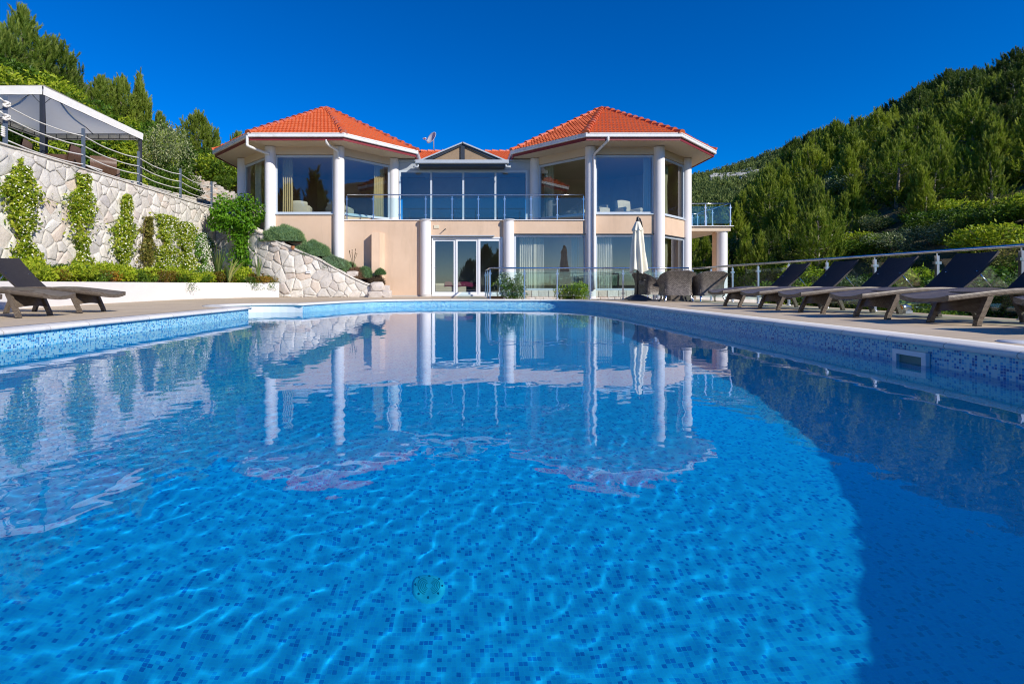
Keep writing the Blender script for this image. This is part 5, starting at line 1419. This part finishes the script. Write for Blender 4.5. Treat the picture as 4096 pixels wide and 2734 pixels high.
# climbers on the stone wall
GJ = 'climbing plants trained up the left stone wall'
def climber(y, ztop, w, seed, mat, label, fl, n, dens=1.0, gaps=(), dull=False, zb=.55, depth=.22):
    rg = np.random.default_rng(seed); t = thing('climbing_jasmine' if not dull else 'climbing_shrub', label, 'climber', (WX + .1, y, zb), GJ)
    C, N = [], []
    while len(C) < n:
        q = rg.random() ** .95; z = lerp(zb, ztop, q); ww = w * (.62 + .28 * math.sin(q * 9 + seed) + .16 * math.sin(q * 23 + 2 * seed)) * (1 - .35 * max(0, q - .8) / .2)
        if any(a < q < b for a, b in gaps) and rg.random() < .8: continue
        yy = rg.normal(0, .5) * ww * .62 + .10 * math.sin(q * 5 + seed); d = depth * rg.random() ** .7 * (1 - (min(1, abs(yy) / (ww + .01)) ** 2) * .6)
        C.append((WX + .05 + d, y + yy, z)); N.append((.8, rg.normal(0, .4), .3))
    for k in range(4):
        a0 = rg.uniform(.15, 2.99); q = rg.uniform(.1, .98); y0_, z0_ = y + rg.normal(0, .15) * w, lerp(zb, ztop, q); ln = rg.uniform(.25, .6)
        for j in range(int(34 * ln / .4)):
            f = rg.random(); C.append((WX + .06 + .05 * rg.random(), y0_ + math.cos(a0) * ln * f + rg.normal(0, .03), min(3.8, z0_ + math.sin(a0 + .6 * f) * ln * f * .8 + rg.normal(0, .03)))); N.append((.8, rg.normal(0, .4), .3))
    C, N = np.array(C), np.array(N)
    np_mesh('foliage', leaves(C, .125, .06, rg, .1, N), 4, mat, t)
    if fl:
        i = rg.integers(len(C), size=fl); np_mesh('flowers', leaves(C[i] + np.array([.05, 0, 0]) + rg.normal(0, .02, (fl, 3)), .05, .045, rg, .1, N[i]), 4, M['petals'], t)['kind'] = 'stuff'
    mb = MB()
    for k in range(3): mb.tube([(WX + .1 + .03 * math.sin(z * 3 + k), y + .08 * math.sin(z * 2.3 + k * 2) + (k - 1) * .08, z) for z in np.linspace(zb - .1, ztop - .2, 14)], .013, 6)
    mb.build('stems', M['stem'], t)
J = M['jasmine']
climber(12.75, 3.42, .95, 1, J, 'leftmost flowering jasmine column on the stone wall', 520, 4600)
climber(14.75, 3.68, .95, 2, J, 'second jasmine column from the left, tallest, narrow at its middle', 420, 3900, gaps=((.42, .55),))
climber(16.6, 3.42, 1.0, 3, J, 'third jasmine column from the left, standing apart with bare wall both sides', 420, 4000)
climber(17.75, 2.85, .85, 4, M['dull_leaf'], 'thin brownish climber between two jasmine columns', 0, 1900, gaps=((.15, .35), (.0, .1)), dull=True)
climber(18.95, 3.05, 1.45, 5, J, 'broad flowering jasmine right of the thin brownish climber', 1000, 6500)
climber(20.3, 2.95, 1.5, 6, J, 'dense jasmine second from the right end of the wall', 900, 6500)
climber(21.7, 2.65, 1.5, 7, M['wisteria'], 'jasmine covered in white flowers beside the sword leaved plant', 2600, 5600)
# wisteria standard
ws = thing('wisteria_tree', 'bright green small tree with hanging leaves in the corner of the planter', 'tree', (-9.45, 21.5, .55), None); rg2 = np.random.default_rng(31)
C, N = [], []
for k in range(5400):
    if k < 3900:
        d = rand_dirs(1, rg2)[0]; q = 1 - abs(rg2.normal(0, .22)); lob = 1 + .26 * math.sin(3 * math.atan2(d[1], d[0]) + 4 * d[2]) + .12 * math.sin(7 * d[0] + 5 * d[2])
        p = (-9.42 + d[0] * 1.12 * q * lob, 21.4 + d[1] * .60 * q, 3.42 + d[2] * .76 * q * lob - .16 * (d[0] ** 2))
    else:
        z = rg2.uniform(.7, 2.9); w = .42 + .12 * math.sin(z * 5); p = (-9.2 + rg2.normal(0, .5) * w, 21.4 + rg2.normal(0, .35) * w, z); d = np.array([rg2.normal(), rg2.normal(), 0]); d /= np.linalg.norm(d)
    C.append(p); N.append(d)
C, N = np.array(C), np.array(N); N[:, 2] -= .5
np_mesh('foliage', leaves(C, .17, .07, rg2, -.35, N), 4, M['wisteria'], ws)
mb = MB(); mb.tube([(-9.44 + .05 * math.sin(z * 4), 21.5 + .04 * math.cos(z * 3), z) for z in np.linspace(.45, 3.2, 14)], .035, 8)
for k in range(8): a = k * .8; mb.tube([(-9.42, 21.45, 2.7), (-9.42 + .4 * math.cos(a), 21.45 + .25 * math.sin(a), 3.2), (-9.42 + .9 * math.cos(a), 21.45 + .45 * math.sin(a), 3.4 + .2 * math.sin(a * 3))], .015, 5)
mb.build('trunk', M['bark'], ws)
# sword leaved plants
def sword(x, y, z, h, n, spread, label, seed):
    rg = random.Random(seed); t = thing('sword_plant', label, 'plant', (x, y, z), 'sword leaved plants in the planter corner'); mb = MB()
    for k in range(n):
        a = rg.uniform(0, 6.28); s = rg.uniform(.1, 1) * spread; hh = h * rg.uniform(.6, 1.05); rows = []; side = Vector((-math.sin(a), math.cos(a), 0)).lerp(Vector((1, 0, 0)), .5).normalized()
        for j in range(7):
            q = j / 6; p = Vector((x + math.cos(a) * s * hh * q ** 1.5, y + math.sin(a) * s * hh * .6 * q ** 1.5, z + hh * (q - .18 * s * q ** 3))); w = .033 * (1 - q ** 2.2) + .003; rows.append([p - side * w, p + side * w])
        mb.grid(rows, smooth=False)
    return mb.build('leaves', M['yucca'], t)
sword(-9.35, 19.75, .55, 1.55, 22, .28, 'tall dark green sword leaved plant in the planter corner', 1)
sword(-8.85, 19.55, .55, 1.05, 26, .75, 'spreading striped sword leaved plant in front of the tall one', 2)
sword(-8.05, 20.35, .55, 1.15, 12, .22, 'small striped sword leaved plant before the sloping stone wall', 3)
# ground cover in the planter
gcs = {k: make_bush(130 + i, r_, h_, n_, L_, w_, M[m_], nm, k=6) for i, (k, r_, h_, n_, L_, w_, m_, nm) in enumerate((('y', .42, .46, 1500, .075, .04, 'bush_yellow', 'yellow_green_shrub'), ('r', .36, .40, 1300, .05, .024, 'redleaf', 'reddish_shrub'), ('g', .40, .34, 1300, .06, .03, 'bush', 'green_ground_cover')))}
use = {k: [False] for k in gcs}; GG = {'y': 'yellow green shrubs along the planter', 'r': 'reddish shrubs along the planter', 'g': 'green ground cover plants along the planter'}
LBL = {'y': 'low yellow green shrub in the planter row below the climbers', 'r': 'low reddish brown leaved shrub in the planter row', 'g': 'low dark green ground cover spilling at the planter edge'}
seq = 'yyrgyyryygrrygyrrgygyrgyrg'; pts = off_line(pl_, .55); pts = pts[14:]
cum = [0]
for a, b in zip(pts[:-1], pts[1:]): cum.append(cum[-1] + (b - a).length)
for i, ch in enumerate(seq):
    s = cum[-1] * (i + .5) / len(seq); j = max(k for k in range(len(cum) - 1) if cum[k] <= s); p = pts[j].lerp(pts[j + 1], (s - cum[j]) / (cum[j + 1] - cum[j] + 1e-9))
    place(gcs[ch], use[ch], (p.x + random.uniform(-.1, .05), p.y + random.uniform(-.1, .1), PZ - .08), random.uniform(0, 6), random.uniform(1.0, 1.35), LBL[ch], GG[ch])
    if i % 2 == 0:
        c2 = 'ygy'[i // 2 % 3]; place(gcs[c2], use[c2], (p.x - .55, p.y + .2, PZ - .02), random.uniform(0, 6), random.uniform(1.1, 1.5), LBL[c2], GG[c2])
for x, y, ch in ((-7.9, 20.4, 'r'), (-7.72, 20.62, 'r'), (-8.3, 20.1, 'g'), (-7.95, 20.5, 'g')): place(gcs[ch], use[ch], (x, y, PZ - .08), x * 3, .9, LBL[ch], GG[ch])
def trail(x, y, seed, label):
    rg = np.random.default_rng(seed); C = np.array([(x + rg.normal(0, .10) * (1 + q), y + rg.normal(0, .10), PZ + .02 - q * .32) for q in rg.random(260)]); t = thing('trailing_plant', label, 'plant', (x, y, PZ), 'trailing plants over the planter wall')
    np_mesh('foliage', leaves(C, .05, .025, rg, -.2), 4, M['bush'], t)
trail(-9.33, 17.65, 1, 'trailing green plant hanging over the middle of the white planter wall'); trail(-8.0, 20.1, 2, 'trailing green plant hanging over the planter wall below the sword plants'); trail(-7.55, 20.42, 3, 'short reddish trailing plant near the right end of the planter wall')
# lavender cushions behind the sloping wall
def cushion(c, r, h, n, mat, label, seed, L=.13, name='lavender_bush', up=1.0):
    rg = np.random.default_rng(seed); t = thing(name, label, 'bush', c, 'cushion bushes behind the sloping stone wall'); d = rand_dirs(n, rg); d[:, 2] = np.abs(d[:, 2]) * 1.0 - .12
    lump = 1 + .10 * np.sin(d[:, 0] * 5 + seed) * np.sin(d[:, 1] * 5 + 1) + .06 * np.sin(d[:, 0] * 11 + d[:, 2] * 9)
    P = d * np.array([r[0], r[1], h]) * (lump * (1 - .12 * rg.random(n)))[:, None] + np.array(c); D = d * .7 + np.array([0, 0, up * .6]) + rg.normal(0, .25, (n, 3)); D /= np.linalg.norm(D, axis=1, keepdims=True)
    np_mesh('foliage', blades(P, D, L, .016, rg), 3, mat, t)
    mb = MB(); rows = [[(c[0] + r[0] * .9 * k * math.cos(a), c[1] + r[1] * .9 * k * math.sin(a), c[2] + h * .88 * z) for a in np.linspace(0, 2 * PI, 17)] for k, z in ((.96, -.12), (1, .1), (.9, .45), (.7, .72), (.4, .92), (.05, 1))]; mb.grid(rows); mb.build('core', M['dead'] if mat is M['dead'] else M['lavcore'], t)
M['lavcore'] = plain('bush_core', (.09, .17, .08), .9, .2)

for c, r, h, n_, mt, lb, sd_, L_ in (((-7.30, 21.15, 2.35), (.92, .42, .62), .62, 7500, 'lavender', 'largest rounded lavender bush below the left tower window', 1, .12),
        ((-6.05, 21.0, 1.72), (.72, .40, .56), .60, 6500, 'lavender', 'second green lavender bush right of the largest, by the white column', 2, .12),
        ((-5.25, 20.9, 1.22), (.62, .36, .5), .50, 5200, 'santolina', 'silvery grey cushion bush in the middle of the row', 3, .09),
        ((-4.75, 21.1, 1.05), (.45, .3, .4), .45, 3000, 'lavender', 'small green lavender bush behind the silvery cushion', 4, .11),
        ((-4.25, 20.9, .78), (.42, .3, .4), .42, 2600, 'dead', 'withered brown bush with bare twigs on the slope', 5, .14),
        ((-3.95, 21.0, .82), (.34, .28, .4), .42, 2400, 'lavender', 'half dry lavender bush right of the withered bush', 6, .12),
        ((-3.42, 20.95, .52), (.30, .24, .3), .30, 1500, 'dead', 'dry twiggy bush before the wall fin', 7, .16),
        ((-3.28, 20.95, .92), (.20, .2, .2), .22, 1500, 'lavender', 'small round lavender tuft before the wall fin', 8, .1)):
    cushion(c, (r[0], r[1]), h, n_, M[mt], lb, sd_, L_)
pot = thing('spotlight', 'small terracotta coloured spotlight between the two big lavender bushes', 'spotlight', (-6.75, 20.62, 1.95))
mb = MB(); mb.lathe((-6.75, 20.62, 1.93), [(.0, 0), (.06, 0), (.075, .11), (.08, .12), (.0, .12)], 14); mb.build('housing', M['terracotta'], pot)
st_ = thing('dry_stalks', 'thin dry flower stalks in front of the raised wall panel', 'plant', (-4.4, 20.95, 1.2)); mb = MB()
for k in range(7): a = k * .9; mb.tube([(-4.4, 20.95, 1.15), (-4.4 + .06 * math.cos(a), 20.95, 1.5), (-4.4 + .16 * math.cos(a), 20.95, 1.72 + .03 * k)], .008, 5); mb.lathe((-4.4 + .16 * math.cos(a), 20.95, 1.72 + .03 * k), [(0, 0), (.018, .02), (.012, .06), (0, .07)], 6)
mb.build('stalks', M['dead'], st_)
# shrubs behind the far railing
s1 = make_bush(141, .56, 1.02, 3000, .07, .035, M['bush'], 'flowering_shrub', k=8, flowers=520); s1.location = (1.92, 18.3, -.2); relabel(s1, 'white flowering shrub behind the left part of the far railing', 'shrubs behind the far railing')
s2 = make_bush(142, .62, .78, 2600, .085, .042, M['bush_yellow'], 'green_shrub', k=8); s2.location = (3.98, 18.2, -.2); relabel(s2, 'round fresh green shrub behind the middle of the far railing', 'shrubs behind the far railing')
sap = thing('sapling', 'thin bare sapling with few leaves left of the white flowering shrub', 'sapling', (1.32, 18.0, -.25)); mb = MB()
mb.tube([(1.32, 18, -.25), (1.31, 18, .1), (1.28, 18, .3)], .012, 6); C = []
for a, b in ((-.16, .52), (-.02, .56), (.16, .5)): mb.tube([(1.31, 18, .08), (1.31 + a * .6, 18, .3), (1.31 + a, 18, b)], .007, 5); C += [(1.31 + a, 18, b)] * 14
mb.build('stem', M['stem'], sap); rg3 = np.random.default_rng(2); C = np.array(C) + rg3.normal(0, .035, (len(C), 3)); np_mesh('leaves', leaves(C, .07, .035, rg3, .3), 4, M['bush_yellow'], sap)

# the wooded hill on the right
GH = 'pine trees on the wooded hillside right of the villa'
rg = random.Random(12); got = []
HL = {0: 'light green pine with upright tips in the dense wood right of the villa', 1: 'dark rounded pine high on the wooded ridge at the right', 2: 'young pine at the foot of the wooded hill right of the villa'}
for k in range(16000):
    y = rg.uniform(27, 104); x = rg.uniform(max(15.5, .38 * y), min(1.24 * y + 3, 74)); r_ = math.hypot(x, y)
    md = 1.75 + .014 * r_
    if r_ < 38 and rg.random() < .8: continue
    if any((x - a) ** 2 + (y - b) ** 2 < md * md for a, b, *_ in got): continue
    z = gR(x, y) - .15; top = .5 + y * interp(x / y, LIM_D, LIM_E); h = min(rg.uniform(3.6, 5.8) * (1 if r_ > 46 else .8), top - z + rg.uniform(-.3, .5))
    if h < 1.6: continue
    got.append((x, y, z, h))
got.sort(key=lambda p: -p[3] / math.hypot(p[0], p[1])); got = got[:298]
for x, y, z, h in got:
    ridge = x > 46 and rg.random() < (.8 if gR(x, y) / y > .30 else .25)
    if math.hypot(x, y) < 38: pines.put(x, y, z, h, HL[2], GH, None, rg.uniform(.95, 1.25))
    elif ridge: dpines.put(x, y, z, h * 1.1, HL[1], GH, None, rg.uniform(1.0, 1.25))
    else: (pines if rg.random() < .85 else dpines).put(x, y, z, h, HL[0], GH, None, rg.uniform(.95, 1.3))
RB = Pool([make_bush(151, 1.2, 1.5, 2400, .15, .07, M['bush'], 'broadleaf_bush'), make_bush(152, 1.3, 1.7, 2600, .13, .06, M['dull_leaf'], 'broadleaf_bush'), make_bush(153, 1.1, 1.4, 2200, .15, .08, M['bush_yellow'], 'broadleaf_bush'), make_bush(154, 1.2, 1.5, 2400, .13, .05, M['bush_silver'], 'broadleaf_bush')], [1.5, 1.7, 1.4, 1.5])
GRB = 'bushes below the wooded hill beyond the railing'
RBL = ['green rounded bush between the railing and the wooded hill', 'olive brown bush between the railing and the wooded hill', 'bright yellow green bush between the railing and the wooded hill', 'grey green bush between the railing and the wooded hill']
for k in range(330):
    y = rg.uniform(9, 48); x = rg.uniform(max(11.5, .42 * y), min(1.2 * y + 3, 40))
    if math.hypot(x, y) > 50: continue
    h = rg.uniform(.6, 1.5); top = .5 + y * interp(x / y, LIM_D, LIM_E); z = gR(x, y) - .15
    if z + h > top: continue
    i = RB.k % 4; RB.put(x, y, z, h, RBL[i], GRB, None, rg.uniform(1.0, 1.6))
for k in range(60):
    y = rg.uniform(36, 90); x = rg.uniform(.45 * y, min(1.15 * y, 66)); z = gR(x, y) - .15; h = rg.uniform(1.6, 3.0)
    if z + h > .5 + y * interp(x / y, LIM_D, LIM_E): continue
    RB.put(x, y, z, h, 'broadleaf bush among the pines of the right hillside', GRB, None, rg.uniform(1.0, 1.5))
cn = thing('stone_heap', 'small heap of pale stones among the bushes of the right hill', 'stone heap', (22.4, 30, 2.4)); mb = MB()
for k in range(40): rock_bm(mb, (22.4 + rg.gauss(0, .22), 30 + rg.gauss(0, .2), max(gR(22.4, 30) + .5, 2.45) + rg.uniform(-.1, .35)), (.16, .12, .08), 300 + k)
mb.build('stones', M['rubble'], cn)
# dry grass on the bank beyond the side railing
rgn = np.random.default_rng(77); n = 26000; X = rgn.uniform(8.3, 13, n); Yy = rgn.uniform(1, 26, n); keep = np.array([noise.noise(Vector((a * .5, b * .5, 4))) > -.1 for a, b in zip(X, Yy)]); X, Yy = X[keep], Yy[keep]
Z = np.array([gR(a, b) for a, b in zip(X, Yy)]); D = np.stack([rgn.normal(0, .25, len(X)), rgn.normal(0, .25, len(X)), np.ones(len(X))], 1); D /= np.linalg.norm(D, axis=1, keepdims=True)
tag(np_mesh('grass', blades(np.stack([X, Yy, Z], 1), D, .55, .02, rgn), 3, M['drygrass']), kind='stuff')
# far hillside wood
rgn = np.random.default_rng(5); cl = []
n = 7600; Ys = rgn.uniform(128, 312, n); ds = rgn.uniform(.38, .78, n)
for yv, dv in zip(Ys, ds):
    xv = dv * yv
    if noise.noise(Vector((xv * .035, yv * .035, 8))) < -.22 and rgn.random() < .75: continue
    if 226 < yv < 284 and .485 < dv < .605 and rgn.random() < .6: continue
    h = rgn.uniform(1.7, 3.9); c = np.array([xv, yv, gF(xv, yv)]); m = 30
    d = rand_dirs(m, rgn); d[:, 2] = np.abs(d[:, 2]); q = rgn.random(m)
    P = c + np.stack([d[:, 0] * h * .42 * (1 - .75 * q), d[:, 1] * h * .42 * (1 - .75 * q), h * (.1 + .85 * q)], 1); dd = d * .8 + np.array([0, 0, .7]); dd /= np.linalg.norm(dd, axis=1, keepdims=True)
    cl.append(blades(P, dd, h * .36, h * .16, rgn))
tag(np_mesh('forest', np.concatenate(cl), 3, M['forest']), kind='stuff')
mb = MB()
for k in range(260):
    yv = rgn.uniform(228, 282); dv = rgn.uniform(.49, .60); xv = dv * yv; s = rgn.uniform(.7, 2.2)
    if noise.noise(Vector((xv * .05, yv * .05, 3))) > 0: rock_bm(mb, (xv, yv, gF(xv, yv) + 1.6), (s * 1.4, s, s * .9), k)
if mb.v: tag(mb.build('rock_outcrop', M['rubble_far']), kind='stuff')
# pines behind the camera, seen as reflections in the windows
GX = 'pine trees on the lower ground across the pool, mirrored in the windows'
for x, y, h, lb in ((-17.5, -19, 14, 'tall pine mirrored in the upper left tower window'), (-20.5, -18, 12.5, 'pine mirrored behind the gold curtain of the left tower'), (-15.2, -20, 10.5, 'lower pine mirrored at the right of the left tower window'), (-22.5, -17, 11, 'pine mirrored at the left edge of the left tower window'), (3.0, -17, 5.6, 'pine mirrored in the right leaf of the sliding door'), (1.1, -18, 3.9, 'small pine mirrored in the middle leaf of the sliding door'), (4.6, -18, 5.0, 'pine mirrored beside the half column of the sliding door')):
    tall.put(x, y, -.4 if x > -10 else 0, h, lb, GX, None, 1.25)
